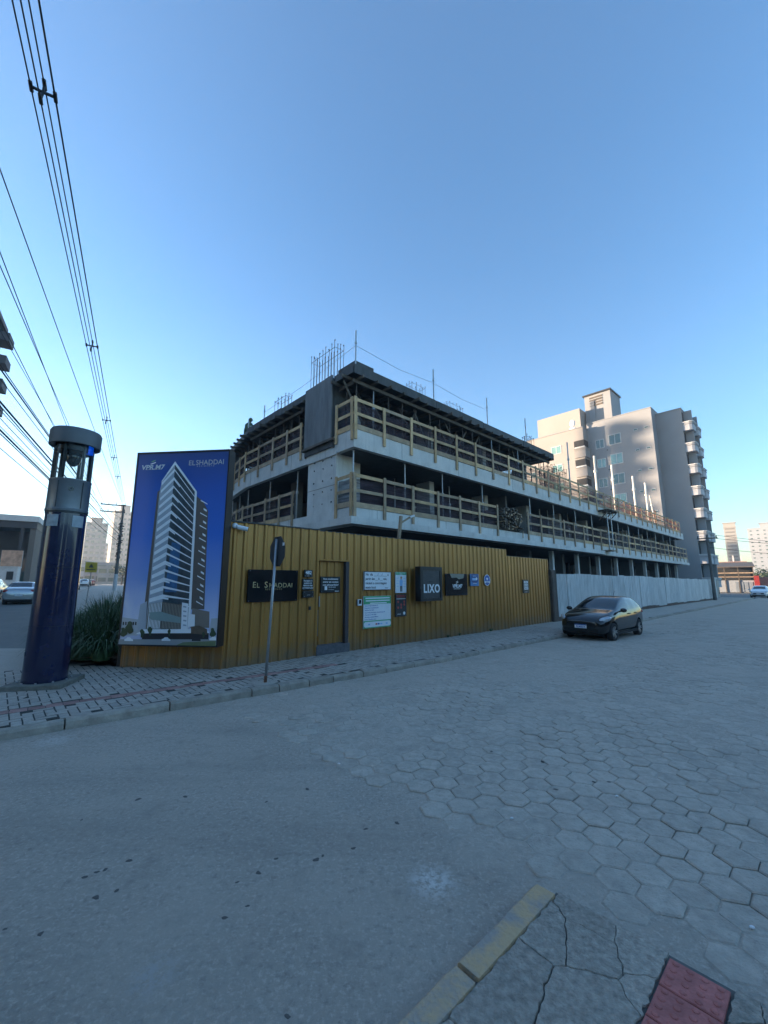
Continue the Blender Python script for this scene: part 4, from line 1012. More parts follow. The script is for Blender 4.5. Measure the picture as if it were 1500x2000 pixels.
for x in (0.3, w-0.3): MB().box(x-0.05, x+0.05, 0.0, 0.21, h*0.5, h*0.62).build('bracket', M_dark_metal, o)
o, w, h, y = sign('logo_board', 'square glossy black board with white builder logo and pale patch', 7.57, 8.83, 1.51, 2.26, M_blackgloss)
flat(o, [(w*.2,h*.995),(w*.86,h*.995),(w*.82,h*.8),(w*.6,h*.74),(w*.5,h*.82),(w*.28,h*.8)], mat('pale_board_patch', (0.2,0.19,0.15), .4), y)  # irregular paler patch across the top of the board
flat(o, [(w*.45,h*.555),(w*.49,h*.55),(w*.57,h*.60),(w*.57,h*.625)], M_greytxt, y); flat(o, [(w*.46,h*.61),(w*.49,h*.61),(w*.56,h*.655),(w*.56,h*.675)], M_greytxt, y)
text(o, 'VPR.M7', 0.17, (w*.52, y, h*.42), M_white, bold=0.005, shear=0.2); lines(o, [(w*.36, w*.66, h*.29, h*.31)], M_greytxt, y)
o, w, h, y = sign('security_plate', 'blue square plate with white search emblem beside logo board', 9.03, 9.55, 1.83, 2.27, mat('plate_blue', (0.05, 0.2, 0.45), .4))
flat(o, [(w*.1,h*.98),(w*.9,h*.98),(w*.88,h*.35),(w*.5,h*.12),(w*.12,h*.35)], mat('plate_navy', (0.02,0.06,0.2), .4), y)
text(o, 'SIENGE', 0.09, (w*.5, y-.002, h*.82), M_lblue, sx=.8); MB().box(w*.2, w*.7, y-0.004, y-.001, h*.46, h*.66).build('emblem', M_lblue, o); flat(o, disc_poly(w*.72, h*.6, w*.1, w*.1, 12), M_white, y-.003); lines(o, [(w*.3, w*.7, h*.2, h*.24)], M_white, y-.002)
o = thing('oval_plate', 'oval blue and white plate with heart emblem', 'sign', fpt(9.92, -0.06, 1.83), ROT); w, h = 0.42, 0.43
flat(o, disc_poly(w/2, h/2, w/2, h/2, 28), M_white, 0.0, 'board'); flat(o, disc_poly(w/2, h/2, w*.44, h*.44, 28), M_blueprint, -0.0022)
flat(o, [(w*.5,h*.47),(w*.66,h*.62),(w*.63,h*.7),(w*.56,h*.72),(w*.5,h*.67),(w*.44,h*.72),(w*.37,h*.7),(w*.34,h*.62)], M_white, -0.0044); flat(o, [(w*.12,h*.26),(w*.88,h*.26),(w*.88,h*.42),(w*.12,h*.42)], M_white, -0.0044); text(o, 'unimed', 0.06, (w/2, -0.0075, h*.34), M_blueprint, bold=.001)
for x in (0.1, 0.32): MB().box(x-.01, x+.01, 0, 0.05, h*.45, h*.55).build('bracket', M_dark_metal, o)
o, w, h, y = sign('gate_notice', 'small dark notice with three white text blocks on the gold gate', 13.05, 13.56, 1.5, 2.08, M_black, off=0.13)
for k, t in enumerate(('PEDIMOS', 'NÃO ESTACIONAR', 'FRENTE OBRA')): MB().box(w*.18, w*.84, y-0.0012, y+0.001, h*(.72-.23*k), h*(.9-.23*k)).build('text_panel', M_white, o); text(o, t, 0.06, (w*.51, y-.0014, h*(.81-.23*k)), M_black, sx=.6 if k else 1.0)
text(o, 'VPR.M7', .05, (w*.5, y, h*.08), M_white)

# weeds at the fence foot
r4 = random.Random(3)
for k in range(7):
    s = r4.uniform(7.6, 10.6) if k < 5 else r4.uniform(4.2, 5.5)
    mb = MB()
    for _ in range(14):
        a = r4.uniform(0, 6.28); L = r4.uniform(0.04, 0.13); b = Vector((math.cos(a)*L*.7, math.sin(a)*L*.5, L)); w_ = Vector((-math.sin(a), math.cos(a), 0))*0.012
        mb.add([-w_, w_, b*0.6+w_*1.2, b, b*0.6-w_*1.2], [(0,1,2,3,4)])
    tag(mb.build('weed', M_leaf, None, loc=fpt(s, -0.05, SW-0.005)), 'tiny green weed tuft at the foot of the gold fence', 'weed', 'weeds at the fence foot')

# ---- billboard with printed tower
off = Vector((math.sin(CROT), -math.cos(CROT), 0)); cdir = Vector((math.cos(CROT), math.sin(CROT), 0))
BO = CL + off*0.30
x0, zb = plane_hit(232, 1258, BO, cdir); x1, _ = plane_hit(422, 1258, BO, cdir); _, zt = plane_hit(447, 880, BO, cdir)
BW, BH = x1-x0, zt-zb
bb = thing('billboard', 'tall billboard with printed white tower on blue sky', 'billboard', BO+cdir*x0+Vector((0,0,zb)), CROT)
MB().box(0.012, BW+0.02, 0.004, 0.24, 0.012, BH-0.012).build('case', M_black, bb)
for a in ((-0.02,BW+0.035,-0.03,0.012),(-0.02,BW+0.035,BH-0.012,BH+0.03),(-0.02,0.014,0.012,BH-0.012),(BW+0.006,BW+0.035,0.012,BH-0.012)): MB().box(a[0], a[1], -0.012, 0.25, a[2], a[3]).build('frame', M_black, bb)
for x in (0.3, BW-0.3): MB().box(x-0.05, x+0.05, 0.24, 0.45, 0.3, BH*0.6).build('bracket', M_black, bb)
def hom(src, dst):
    import numpy as np
    A = []; B = []
    for (x, y), (u, v) in zip(src, dst):
        A += [[x, y, 1, 0, 0, 0, -u*x, -u*y], [0, 0, 0, x, y, 1, -v*x, -v*y]]; B += [u, v]
    h_ = list(np.linalg.solve(np.array(A, float), np.array(B, float)))+[1]
    return lambda x, y: ((h_[0]*x+h_[1]*y+h_[2])/(h_[6]*x+h_[7]*y+1), (h_[3]*x+h_[4]*y+h_[5])/(h_[6]*x+h_[7]*y+1))
PM = hom([(218,65),(1030,45),(905,1765),(50,1755)], [(0,BH),(BW,BH),(BW,0),(0,0)])
lay = [0]
def pr(poly, m, name='print', lev=None):
    lay[0] += 1 if lev is None else 0
    y = -0.0004*lay[0] if lev is None else -0.0004*lev
    q = [PM(*p) for p in poly]; q = [(min(BW, max(0, u)), min(BH, max(0, v))) for u, v in q]
    mb = MB(); mb.add([(u, y, v) for u, v in q], [tuple(range(len(q)))]); return mb.build(name, m, bb)
def pmat(n, c, var=0.04): return mat('print_'+n, c, 0.35, var=var, scale=6)
m = pmat('sky', (0.02, 0.07, 0.42)); N, Lk, b = nodes_of(m); tc = N.new('ShaderNodeTexCoord'); sx = N.new('ShaderNodeSeparateXYZ'); Lk.new(tc.outputs['Generated'], sx.inputs[0])
cr = N.new('ShaderNodeValToRGB'); e = cr.color_ramp.elements; e[0].position = 0.0; e[0].color = (0.5, 0.53, 0.7, 1); e[1].position = 1.0; e[1].color = (0.025, 0.065, 0.24, 1)
for p_, c in ((0.12, (0.62, 0.66, 0.85)), (0.3, (0.22, 0.36, 0.74)), (0.55, (0.03, 0.17, 0.66)), (0.8, (0.02, 0.11, 0.48))): n_ = cr.color_ramp.elements.new(p_); n_.color = (*c, 1)
Lk.new(sx.outputs['Z'], cr.inputs[0])
cl = N.new('ShaderNodeTexNoise'); cl.inputs['Scale'].default_value = 3.2; cl.inputs['Detail'].default_value = 7; Lk.new(tc.outputs['Generated'], cl.inputs['Vector'])
r1 = N.new('ShaderNodeMapRange'); r1.inputs['From Min'].default_value = 0.5; r1.inputs['From Max'].default_value = 0.68; Lk.new(cl.outputs['Fac'], r1.inputs[0])
r2_ = N.new('ShaderNodeMapRange'); r2_.inputs['From Min'].default_value = 0.32; r2_.inputs['From Max'].default_value = 0.12; Lk.new(sx.outputs['Z'], r2_.inputs[0])
mu = N.new('ShaderNodeMath'); mu.operation = 'MULTIPLY'; Lk.new(r1.outputs[0], mu.inputs[0]); Lk.new(r2_.outputs[0], mu.inputs[1])
mx = N.new('ShaderNodeMix'); mx.data_type = 'RGBA'; Lk.new(mu.outputs[0], mx.inputs[0]); Lk.new(cr.outputs[0], mx.inputs[6]); mx.inputs[7].default_value = (0.78, 0.78, 0.86, 1); Lk.new(mx.outputs[2], b.inputs['Base Color'])
pr([(200,40),(1050,30),(920,1790),(30,1780)], m, 'sky_print')
W_ = pmat('white', (0.93, 0.94, 0.96)); G_ = pmat('glass', (0.055, 0.075, 0.09), 0.5); GL = pmat('grey_face', (0.46, 0.49, 0.55)); BR = pmat('brown', (0.13, 0.11, 0.1)); BK = pmat('dark', (0.03, 0.03, 0.035)); GN = pmat('tree', (0.05, 0.08, 0.04), .4); RD = pmat('street', (0.34, 0.35, 0.36)); LB = pmat('blue_glass', (0.06, 0.16, 0.32), .4)
pr([(390,410),(432,380),(300,1650),(250,1650)], BR)
pr([(740,450),(800,500),(842,585),(805,1450),(685,1450)], BR)
pr([(700,1440),(850,1470),(848,1610),(680,1610)], pmat('annex', (0.24, 0.2, 0.17)))
pr([(240,1410),(300,1380),(285,1650),(205,1650)], GL)
pr([(75,1520),(225,1540),(215,1680),(60,1680)], pmat('far_block', (0.5, 0.52, 0.55))); pr([(865,1530),(925,1525),(920,1640),(850,1640)], pmat('far_block', (0.5, 0.52, 0.55)))
for k in range(6): pr([(85+22*k,1560),(98+22*k,1562),(96+22*k,1590),(83+22*k,1588)], BK, lev=7)
pr([(550,140),(430,315),(408,420),(285,1645),(422,1645),(440,1330),(490,800),(543,240)], GL)
pr([(550,140),(742,412),(668,1645),(422,1645),(440,1330),(490,800),(543,240)], G_)
pr([(520,860),(600,880),(560,1300),(455,1300)], LB)
def corner(y): # x of the tower's front corner at poster height y
    t = [(140,550),(240,545),(520,525),(800,490),(980,465),(1330,440),(1645,422)]
    for (a, xa), (b_, xb) in zip(t[:-1], t[1:]):
        if a <= y <= b_: return xa+(xb-xa)*(y-a)/(b_-a)
    return 422
for k in range(17):
    f = k/16; yc = 205+(1395-205)*f; yl = 330+(1425-330)*f; xl = 428+(312-428)*f; yr = 468+(1420-468)*f; xr = 735+(672-735)*f; th = 26+14*f
    xc = corner(yc)
    pr([(xl, yl), (xc-2, yc), (xc-2, yc+th), (xl, yl+th*0.9)], W_, lev=14)
    pr([(xc-2, yc), (xr, yr), (xr, yr+9), (xc-2, yc+th*0.55)], W_, lev=14)
    if k % 2: pr([(xc-2, yc+th*0.55), (xc+50, yc+(yr-yc)*50/(xr-xc)+th*.6), (xc+48, yc+(yr-yc)*50/(xr-xc)+th*1.0), (xc-2, yc+th)], W_, lev=15)
    yw = 510+(1400-510)*f; xw = 838+(795-838)*f
    pr([(xw-60, yw-25), (xw, yw+10), (xw, yw+18), (xw-60, yw-14)], W_, lev=16) if k % 2 == 0 else pr([(xw-32, yw-8), (xw-4, yw+10), (xw-4, yw+28), (xw-32, yw+10)], W_, lev=16)
lay[0] = 17
pr([(726,396),(745,412),(690,1450),(665,1640),(655,1640),(668,1440)], W_)
pr([(550,136),(430,312),(426,330),(549,168)], W_); pr([(550,136),(744,410),(740,432),(549,168)], W_)
pr([(318,1405),(440,1385),(422,1620),(290,1620)], pmat('podium_l', (0.22, 0.2, 0.17))); pr([(440,1385),(620,1410),(605,1620),(422,1620)], pmat('podium_r', (0.14, 0.115, 0.095)))
for k in range(9): pr([(325+13*k,1405-2*k),(331+13*k,1404-2*k),(312+12.4*k,1618),(305+12.4*k,1618)], W_, lev=24)
for k in range(13): pr([(450+13*k,1392+2*k),(454+13*k,1392+2*k),(438+13*k,1618),(433+13*k,1618)], pmat('slat', (0.4, 0.36, 0.3)), lev=24)
lay[0] = 25
pr([(320,1478),(420,1470),(600,1520),(600,1570),(420,1550),(330,1540)], pmat('reflection', (0.3, 0.38, 0.36)))
pr([(612,1390),(668,1400),(655,1640),(600,1640)], W_); pr([(668,1490),(725,1495),(722,1600),(664,1600)], W_)
for k in range(5): pr([(622,1420+40*k),(650,1424+40*k),(649,1436+40*k),(621,1432+40*k)], GL, lev=29)
lay[0] = 29
pr([(275,1625),(680,1620),(845,1640),(845,1660),(200,1668)], W_); pr([(265,1660),(845,1655),(842,1715),(258,1712)], BK)
pr([(690,1600),(760,1590),(830,1620),(835,1670),(690,1660)], pmat('shrub_brown', (0.14, 0.1, 0.07), .3))
pr([(20,1712),(925,1708),(910,1775),(20,1775)], RD); pr([(620,1735),(925,1722),(915,1780),(560,1775)], pmat('lawn', (0.16, 0.2, 0.1), .2))
for cx, cy, rx, ry in ((150,1610,40,55),(95,1650,35,40),(260,1660,22,38),(330,1640,22,40),(880,1650,30,40),(500,1650,14,30),(800,1670,14,26)):
    pr([(cx+rx*math.cos(t)*(0.8+0.3*math.sin(3*t+cx)), cy+ry*math.sin(t)) for t in [2*PI*k/18 for k in range(18)]], GN, lev=36)
for cx, cy, m_ in ((140,1715,W_),(470,1712,W_),(735,1712,BK),(888,1705,W_)):
    pr([(cx-38,cy+12),(cx-36,cy-4),(cx-20,cy-10),(cx-10,cy-20),(cx+16,cy-20),(cx+28,cy-6),(cx+40,cy-2),(cx+40,cy+12)], m_, lev=37)
text(bb, 'VPR.M7', 0.155, (PM(347,190)[0], -0.004, PM(347,190)[1]), M_white, bold=0.004, shear=0.15, sx=1.12, name='lettering')
pr([(322,158),(345,150),(375,140),(376,148),(340,162)], W_, lev=10); pr([(330,140),(350,128),(374,120),(372,130),(345,142)], pmat('logo_green', (0.2, 0.42, 0.25)), lev=10); lines(bb, [(PM(280,208)[0], PM(420,208)[0], PM(347,208)[1]-.004, PM(347,208)[1]+.004)], M_greytxt, -0.003)
tx, tz = PM(826, 153)
text(bb, 'EL', 0.165, (PM(700,153)[0], -0.004, PM(700,155)[1]), M_greytxt); text(bb, 'SHADDAI', 0.165, (PM(862,150)[0], -0.004, PM(862,150)[1]), M_greytxt, sx=0.94, spacing=1.03); text(bb, 'RESIDENCE', 0.042, (PM(822,182)[0], -0.004, PM(822,182)[1]), M_greytxt, spacing=2.2)

# ---- surveillance totem
TT = gnd(85, 1345, SW)
tt_ = thing('surveillance_totem', 'tall dark blue round camera totem with grey cap on square plinth', 'totem', TT + Vector((TT.x, TT.y, 0)).normalized()*0.34 + Vector((0, 0, -0.005)), 0.665)
MB().bbox(-0.46, 0.46, -0.44, 0.44, -0.05, 0.09, 0.012).build('plinth', mat('plinth_stone', (0.17, 0.165, 0.14), .9, var=.35, scale=7, bump=.5, detail=8), tt_).rotation_euler.z = -0.45
for a in range(10):
    MB().cyl((0.385*math.cos(a*0.628), 0.385*math.sin(a*.628), 0.09), (0.385*math.cos(a*.628), 0.385*math.sin(a*.628), 0.115), 0.016, 6).build('bolt', M_steel, tt_)
for z_ in (1.05, 2.1): MB().lathe([(0.331, z_), (0.3315, z_+0.006)], 64).build('seam_ring', M_blackmat, tt_)
MB().box(-0.335, -0.331, -0.1, -0.02, 0.55, 0.62).build('label_sticker', M_white, tt_)
def lobe(t):
    v = 1.0
    for c in (-PI/2, PI/6, 5*PI/6):
        dd = (t-c+PI) % (2*PI)-PI; v -= 0.022*math.exp(-(dd/0.07)**2)
    return v
smooth_by_angle(MB().lathe([(0.335, 0.09), (0.335, 0.3), (0.328, 1.5), (0.325, 3.12)], 96, fn=lobe).build('body', M_totem, tt_), 35)
smooth_by_angle(MB().lathe([(0.333, 3.12), (0.333, 3.16)], 48).build('collar_band', M_dark_metal, tt_))
for a in (-2.25, -0.95):
    mb = MB()
    for k in range(9):
        t = a-0.33+0.66*k/8
        for z in (2.86, 3.08): mb.v.append((0.333*math.cos(t), 0.333*math.sin(t), z))
    mb.f = [(2*k, 2*k+2, 2*k+3, 2*k+1) for k in range(8)]; mb.build('sticker', M_sticker, tt_, smooth=True)
smooth_by_angle(MB().lathe([(0.34, 3.16), (0.345, 3.2), (0.335, 3.21), (0.333, 3.74), (0.34, 3.75), (0.34, 3.78), (0.3, 3.79)], 48).build('camera_housing', M_totem_grey, tt_))
for a in (-2.15, -0.95, 0.2, 2.0):
    x, y = 0.336*math.cos(a), 0.336*math.sin(a); MB().box(x-0.008, x+0.008, y-0.008, y+0.008, 3.22, 3.73).build('seam_strip', M_dark_metal, tt_)
o = MB().cyl((0.02, -0.33, 3.58), (0.02, -0.345, 3.58), 0.045, 16).build('camera_port', M_blackgloss, tt_); MB().cyl((0.02, -0.344, 3.58), (0.02, -0.349, 3.58), 0.022, 12).build('lens', M_dark_metal, o)
gm = bpy.data.materials.new('clear_tube'); gm.use_nodes = True; nt = gm.node_tree; bs = nt.nodes['Principled BSDF']
tr = nt.nodes.new('ShaderNodeBsdfTransparent'); gl = nt.nodes.new('ShaderNodeBsdfGlossy'); gl.inputs['Roughness'].default_value = 0.04; lw = nt.nodes.new('ShaderNodeLayerWeight'); lw.inputs[0].default_value = 0.25; ms = nt.nodes.new('ShaderNodeMixShader')
tr.inputs[0].default_value = (0.86, 0.88, 0.86, 1)
nt.links.new(lw.outputs['Fresnel'], ms.inputs[0]); nt.links.new(tr.outputs[0], ms.inputs[1]); nt.links.new(gl.outputs[0], ms.inputs[2]); nt.links.new(ms.outputs[0], nt.nodes['Material Output'].inputs['Surface'])
mb = MB(); n = 48
for z in (3.78, 4.5):
    for k in range(n): mb.v.append((0.325*math.cos(2*PI*k/n), 0.325*math.sin(2*PI*k/n), z))
mb.f = [(k, (k+1)%n, n+(k+1)%n, n+k) for k in range(n)]; mb.build('glass_tube', gm, tt_, smooth=True)
for a in (-2.1, -1.0, 0.1, 1.2, 2.3):
    x, y = 0.285*math.cos(a), 0.285*math.sin(a); MB().cyl((x, y, 3.78), (x, y, 4.5), 0.028, 8).build('strut', M_cap, tt_)
MB().lathe([(0.3, 4.5), (0.3, 4.36), (0.26, 4.34)], 32).build('ceiling_plate', M_dark_metal, tt_)
MB().lathe([(0.12, 4.36), (0.13, 4.28), (0.12, 4.2), (0.09, 4.13), (0.04, 4.09), (0.005, 4.08)], 20).build('camera_dome', M_blackgloss, tt_, smooth=True)
em = bpy.data.materials.new('blue_beacon'); em.use_nodes = True; bs = em.node_tree.nodes['Principled BSDF']; bs.inputs['Base Color'].default_value = (0.01, 0.08, 0.6, 1); bs.inputs['Emission Color'].default_value = (0.0, 0.12, 1.0, 1); bs.inputs['Emission Strength'].default_value = 0.8
vn = em.node_tree.nodes.new('ShaderNodeTexVoronoi'); vn.inputs['Scale'].default_value = 22; rr = em.node_tree.nodes.new('ShaderNodeMapRange'); rr.inputs['From Min'].default_value = 0.0; rr.inputs['From Max'].default_value = 0.5; rr.inputs['To Min'].default_value = 0.55; rr.inputs['To Max'].default_value = 0.02
em.node_tree.links.new(vn.outputs['Distance'], rr.inputs[0]); em.node_tree.links.new(rr.outputs[0], bs.inputs['Emission Strength'])
mb = MB()
for k in range(7):
    t = -0.85+0.5*k/6
    for z in (4.33, 4.49): mb.v.append((0.318*math.cos(t), 0.318*math.sin(t), z)); mb.v.append((0.25*math.cos(t), 0.25*math.sin(t), z))
for k in range(6): a = 4*k; mb.f += [(a, a+4, a+6, a+2), (a+1, a+3, a+7, a+5), (a, a+1, a+5, a+4)]
mb.build('beacon', em, tt_)
smooth_by_angle(MB().lathe([(0.31, 4.5), (0.405, 4.46), (0.42, 4.47), (0.425, 4.74), (0.405, 4.78), (0.2, 4.8), (0.01, 4.8)], 64).build('cap', M_cap, tt_), 50)

# ---- back of the stop sign
SP = gnd(518, 1333, SW)
ss = thing('stop_sign', 'octagonal road sign seen from its dark back on leaning grey pole', 'road sign', SP, ROT)
tl = (0.095*Rv.x, 0.0); lean = Vector((0.07, -0.07, 0))
top = Vector((0,0,2.66))+lean
MB().cyl((0,0,-0.06), top, 0.026, 12).build('pole', M_steel, ss, smooth=True)
MB().cyl((0,0,0), Vector((0,0,0.12))+lean*0.045, 0.03, 12).build('rusty_foot', mat('rust', (0.13, 0.06, 0.035), .8, var=.4, scale=20), ss)
c = Vector((0,0,2.42))+lean*0.92+Vector((0.032,0,0)); R8 = 0.315
oc = [(R8*math.cos(PI/8+PI/4*k), R8*math.sin(PI/8+PI/4*k)) for k in range(8)]
mb = MB(); mb.add([(c.x-0.003, c.y+a, c.z+b_) for a, b_ in oc]+[(c.x+0.003, c.y+a, c.z+b_) for a, b_ in oc], [tuple(range(8)), tuple(reversed(range(8, 16)))]+[(k, 8+k, 8+(k+1)%8, (k+1)%8) for k in range(8)])
mb.build('plate', mat('sign_back', (0.028, 0.031, 0.036), 0.5, var=.2, scale=5), ss)
mb = MB(); mb.add([(c.x+0.0034, c.y+a*.94, c.z+b_*.94) for a, b_ in oc]+[(c.x+0.005, c.y+a*.94, c.z+b_*.94) for a, b_ in oc], [tuple(range(8)), tuple(reversed(range(8, 16)))]+[(k, 8+k, 8+(k+1)%8, (k+1)%8) for k in range(8)]); mb.build('front_face', M_redprint, ss)
MB().box(c.x-0.006, c.x-0.003, c.y-0.27, c.y-0.2, c.z+0.1, c.z+0.16).build('sticker', M_white, ss)
MB().prism(disc_poly(0, 0, 0.24, 0.2, 9), -0.04, 0.006).build('mortar_patch', M_walkc, ss)

# ---- white site fence beyond the gate
wf = thing('white_fence', 'long weathered white corrugated site fence on brown base board', 'fence', fpt(16.2, 0.0, 0), ROT)
s = 0.0; k = 0
while s < 39.0:
    wd = 1.05; z0 = 0.30+0.03*math.sin(s); st_ = -0.03*(s > 14)-0.05*(s > 22)
    mb = corr(MB(), s, s+wd+0.03, z0+rnd.uniform(-.04, .04), 2.38+st_+rnd.uniform(-.03, .03), per=0.14 if s < 9 else 0.3, dep=0.022, y=rnd.uniform(-.015, .015), wob=0.012)
    o = mb.build('sheet_panel', M_white_sheet, wf); s += wd; k += 1
MB().box(-0.1, 39.5, 0.03, 0.07, 0.05, 0.36).build('base_board', mat('base_board', (0.1, 0.065, 0.05), .85, var=.3), wf)
for x in range(0, 40, 3): MB().box(x, x+0.09, 0.06, 0.15, 0.0, 2.3).build('post', M_wood_dark, wf)

# ---- strap-leaved plants in the bed
def clump(n, rad, hgt, seed):
    r = random.Random(seed); mb = MB()
    for i in range(n):
        a = r.uniform(0, 2*PI); rr_ = rad*0.35*math.sqrt(r.random()); L = hgt*r.uniform(0.75, 1.35); out = r.uniform(0.2, 1.2); w = r.uniform(0.008, 0.019)
        dr_ = Vector((math.cos(a), math.sin(a), 0)); sd_ = Vector((-dr_.y, dr_.x, 0)); b0 = dr_*rr_
        pts = []
        for j in range(6):
            f = j/5; rad_ = L*out*(f**1.3)*0.75; z = L*(f*1.05-out*0.72*f*f*f); pts.append(b0+dr_*rad_+Vector((0,0,z)))
        o = len(mb.v)
        for j, p in enumerate(pts):
            ww = w*(1-0.85*(j/5)**2)
            mb.v += [tuple(p-sd_*ww), tuple(p+sd_*ww)]
        mb.f += [(o+2*j, o+2*j+1, o+2*j+3, o+2*j+2) for j in range(5)]
    return mb
spots = [(-2.15, 3.05, .6, .8), (-2.1, 3.9, .6, .9), (-2.05, 5.2, .7, 1.0), (-2.0, 2.75, 0.6, 0.85), (-2.0, 3.5, 0.6, 0.95), (-1.9, 4.5, .7, 1.0), (-1.75, 2.35, 0.5, 0.82), (-1.65, 3.1, 0.6, 1.05), (-1.2, 2.7, 0.5, 1.1), (-1.5, 3.9, 0.7, 1.15), (-0.9, 3.6, 0.6, 1.25), (-1.3, 4.8, 0.7, 1.2), (-0.6, 4.6, 0.7, 1.35), (-1.15, 5.8, 0.7, 1.25), (-0.5, 5.8, 0.7, 1.4), (-1.0, 6.9, 0.7, 1.3), (-0.4, 7.2, 0.7, 1.4)]
for k, (s, d_, r_, h_) in enumerate(spots):
    v = fpt(s, d_, 0); v.z = SW+0.1+rise(v.x, v.y)
    tag(clump(520, r_*1.15, h_, 50+k).build('strap_leaf_plant', M_leaf, None, loc=v), 'arching dark green strap-leaved plant in soil bed beside billboard', 'plant', 'plants in the soil bed')

# ================================================================== CARS (local X forward, ground at z = 0)
M_arch = mat('arch_black', (0.008, 0.008, 0.008), 0.9)
M_carglass = mat('car_glass', (0.012, 0.016, 0.02), 0.03, var=0.1, spec=0.8)
M_tyre = mat('tyre', (0.015, 0.015, 0.016), 0.85)
M_rim = mat('rim', (0.4, 0.41, 0.42), 0.3, 0.8, var=0.1)
M_headl = mat('headlight', (0.5, 0.52, 0.55), 0.08, 0.3, var=0.4, scale=14)
M_taill = mat('taillight', (0.35, 0.015, 0.012), 0.15, var=0.2)
def paint(n, c, metal=0.2): return mat('paint_'+n, c, 0.1 if metal < .1 else 0.25, metal, var=0.05, coat=0.4 if n == 'black' else 0.9)
P_black = paint('black', (0.005, 0.005, 0.006), 0.0); P_silver = paint('silver', (0.42, 0.43, 0.44), 0.7); P_white = paint('white', (0.65, 0.66, 0.66), 0.0); P_red = paint('red', (0.3, 0.02, 0.015)); P_grey = paint('dark_grey', (0.05, 0.052, 0.055), .5)
HATCH = [(1.95,.34,.56,.64,.50,.36),(1.90,.24,.64,.73,.70,.52),(1.62,.2,.77,.87,.81,.63),(1.2,.2,.86,.96,.835,.67),(.86,.2,.91,1.02,.84,.68),(.76,.2,.92,1.05,.84,.67),(.0,.2,.95,1.42,.84,.56),(-.42,.2,.965,1.465,.84,.565),(-.5,.2,.97,1.47,.84,.565),(-1.05,.2,1.0,1.455,.84,.55),(-1.14,.2,1.01,1.45,.835,.55),(-1.52,.22,1.06,1.41,.82,.52),(-1.82,.28,1.03,1.12,.80,.62),(-1.91,.3,.85,.95,.77,.6),(-1.95,.36,.6,.66,.68,.5)]
SEDAN = [(2.15,.36,.56,.64,.5,.36),(2.08,.24,.64,.72,.72,.54),(1.75,.2,.76,.85,.81,.64),(1.3,.2,.85,.94,.845,.68),(.95,.2,.9,1.0,.85,.69),(.85,.2,.91,1.03,.85,.68),(.1,.2,.94,1.40,.85,.56),(-.32,.2,.95,1.46,.85,.565),(-.4,.2,.955,1.465,.85,.565),(-.98,.2,.97,1.45,.85,.56),(-1.06,.2,.975,1.44,.85,.56),(-1.36,.2,1.0,1.30,.845,.57),(-1.66,.22,.99,1.09,.84,.64),(-2.0,.26,.98,1.06,.82,.66),(-2.1,.3,.82,.9,.79,.62),(-2.15,.36,.6,.68,.7,.5)]
def car_body(st, glass_iv, rear_iv, wheels, wr):
    n = len(st); L = []
    for (x, zb, zl, zt, wm, wt) in st:
        zm = zb+(zl-zb)*0.55; g = (zl+(zt-zl)*0.80); w5 = wm*0.97+(wt-wm*0.97)*0.78
        half = [(wm*0.8, zb), (wm*0.97, zb+0.08), (wm, zm), (wm*0.97, zl), (w5, g), (wt, zt-0.025)]
        L.append([(x, 0, zb)]+[(x, -a, b) for a, b in half]+[(x, 0, zt)]+[(x, a, b) for a, b in reversed(half)])
    m = len(L[0]); V = [p for r in L for p in r]; Fc = []; mi = []
    for i in range(n-1):
        for k in range(m):
            Fc.append((i*m+k, i*m+(k+1)%m, (i+1)*m+(k+1)%m, (i+1)*m+k))
            side = k in (4, 9); top = k in (6, 7)
            mi.append(1 if (side and i in glass_iv) or (top and (i == glass_iv[0] or i in rear_iv)) else 0)
    Fc.append(tuple(range(m))); mi.append(0); Fc.append(tuple(reversed(range((n-1)*m, n*m)))); mi.append(0)
    me = bpy.data.meshes.new('tmp'); me.from_pydata(V, [], Fc)
    for q in (P_black, M_carglass, M_arch): me.materials.append(q)
    for p, k in zip(me.polygons, mi): p.material_index = k
    bm = bmesh.new(); bm.from_mesh(me); bmesh.ops.recalc_face_normals(bm, faces=bm.faces); bm.to_mesh(me); bm.free()
    o = bpy.data.objects.new('tmp', me); col.objects.link(o)
    s_ = o.modifiers.new('s', 'SUBSURF'); s_.levels = 2; s_.render_levels = 2
    cut = MB()
    for wx in wheels:
        for sg in (-1, 1): cut.cyl((wx, sg*0.5, wr), (wx, sg*1.1, wr), wr+0.055, 28)
    cm = cut.mesh('cut', M_arch); co = bpy.data.objects.new('cut', cm); col.objects.link(co)
    b = o.modifiers.new('b', 'BOOLEAN'); b.object = co; b.operation = 'DIFFERENCE'; b.solver = 'EXACT'
    try: b.material_mode = 'TRANSFER'
    except Exception: pass
    dg = bpy.context.evaluated_depsgraph_get(); ev = bpy.data.meshes.new_from_object(o.evaluated_get(dg))
    bpy.data.objects.remove(o); bpy.data.objects.remove(co)
    res = {}
    names = [q.name if q else '' for q in ev.materials]
    for key, q in (('body', P_black), ('window', M_carglass), ('wheel_arch', M_arch)):
        idx = [i for i, nm in enumerate(names) if nm == q.name]; mp = {}; vs = []; fs = []
        for p in ev.polygons:
            if p.material_index in idx:
                f = []
                for vi in p.vertices:
                    if vi not in mp: mp[vi] = len(vs); vs.append(tuple(ev.vertices[vi].co))
                    f.append(mp[vi])
                fs.append(tuple(f))
        mm = bpy.data.meshes.new(key); mm.from_pydata(vs, [], fs); mm.materials.append(q)
        for p in mm.polygons: p.use_smooth = True
        try: mm.set_sharp_from_angle(angle=math.radians(38))
        except Exception: pass
        res[key] = mm
    return res
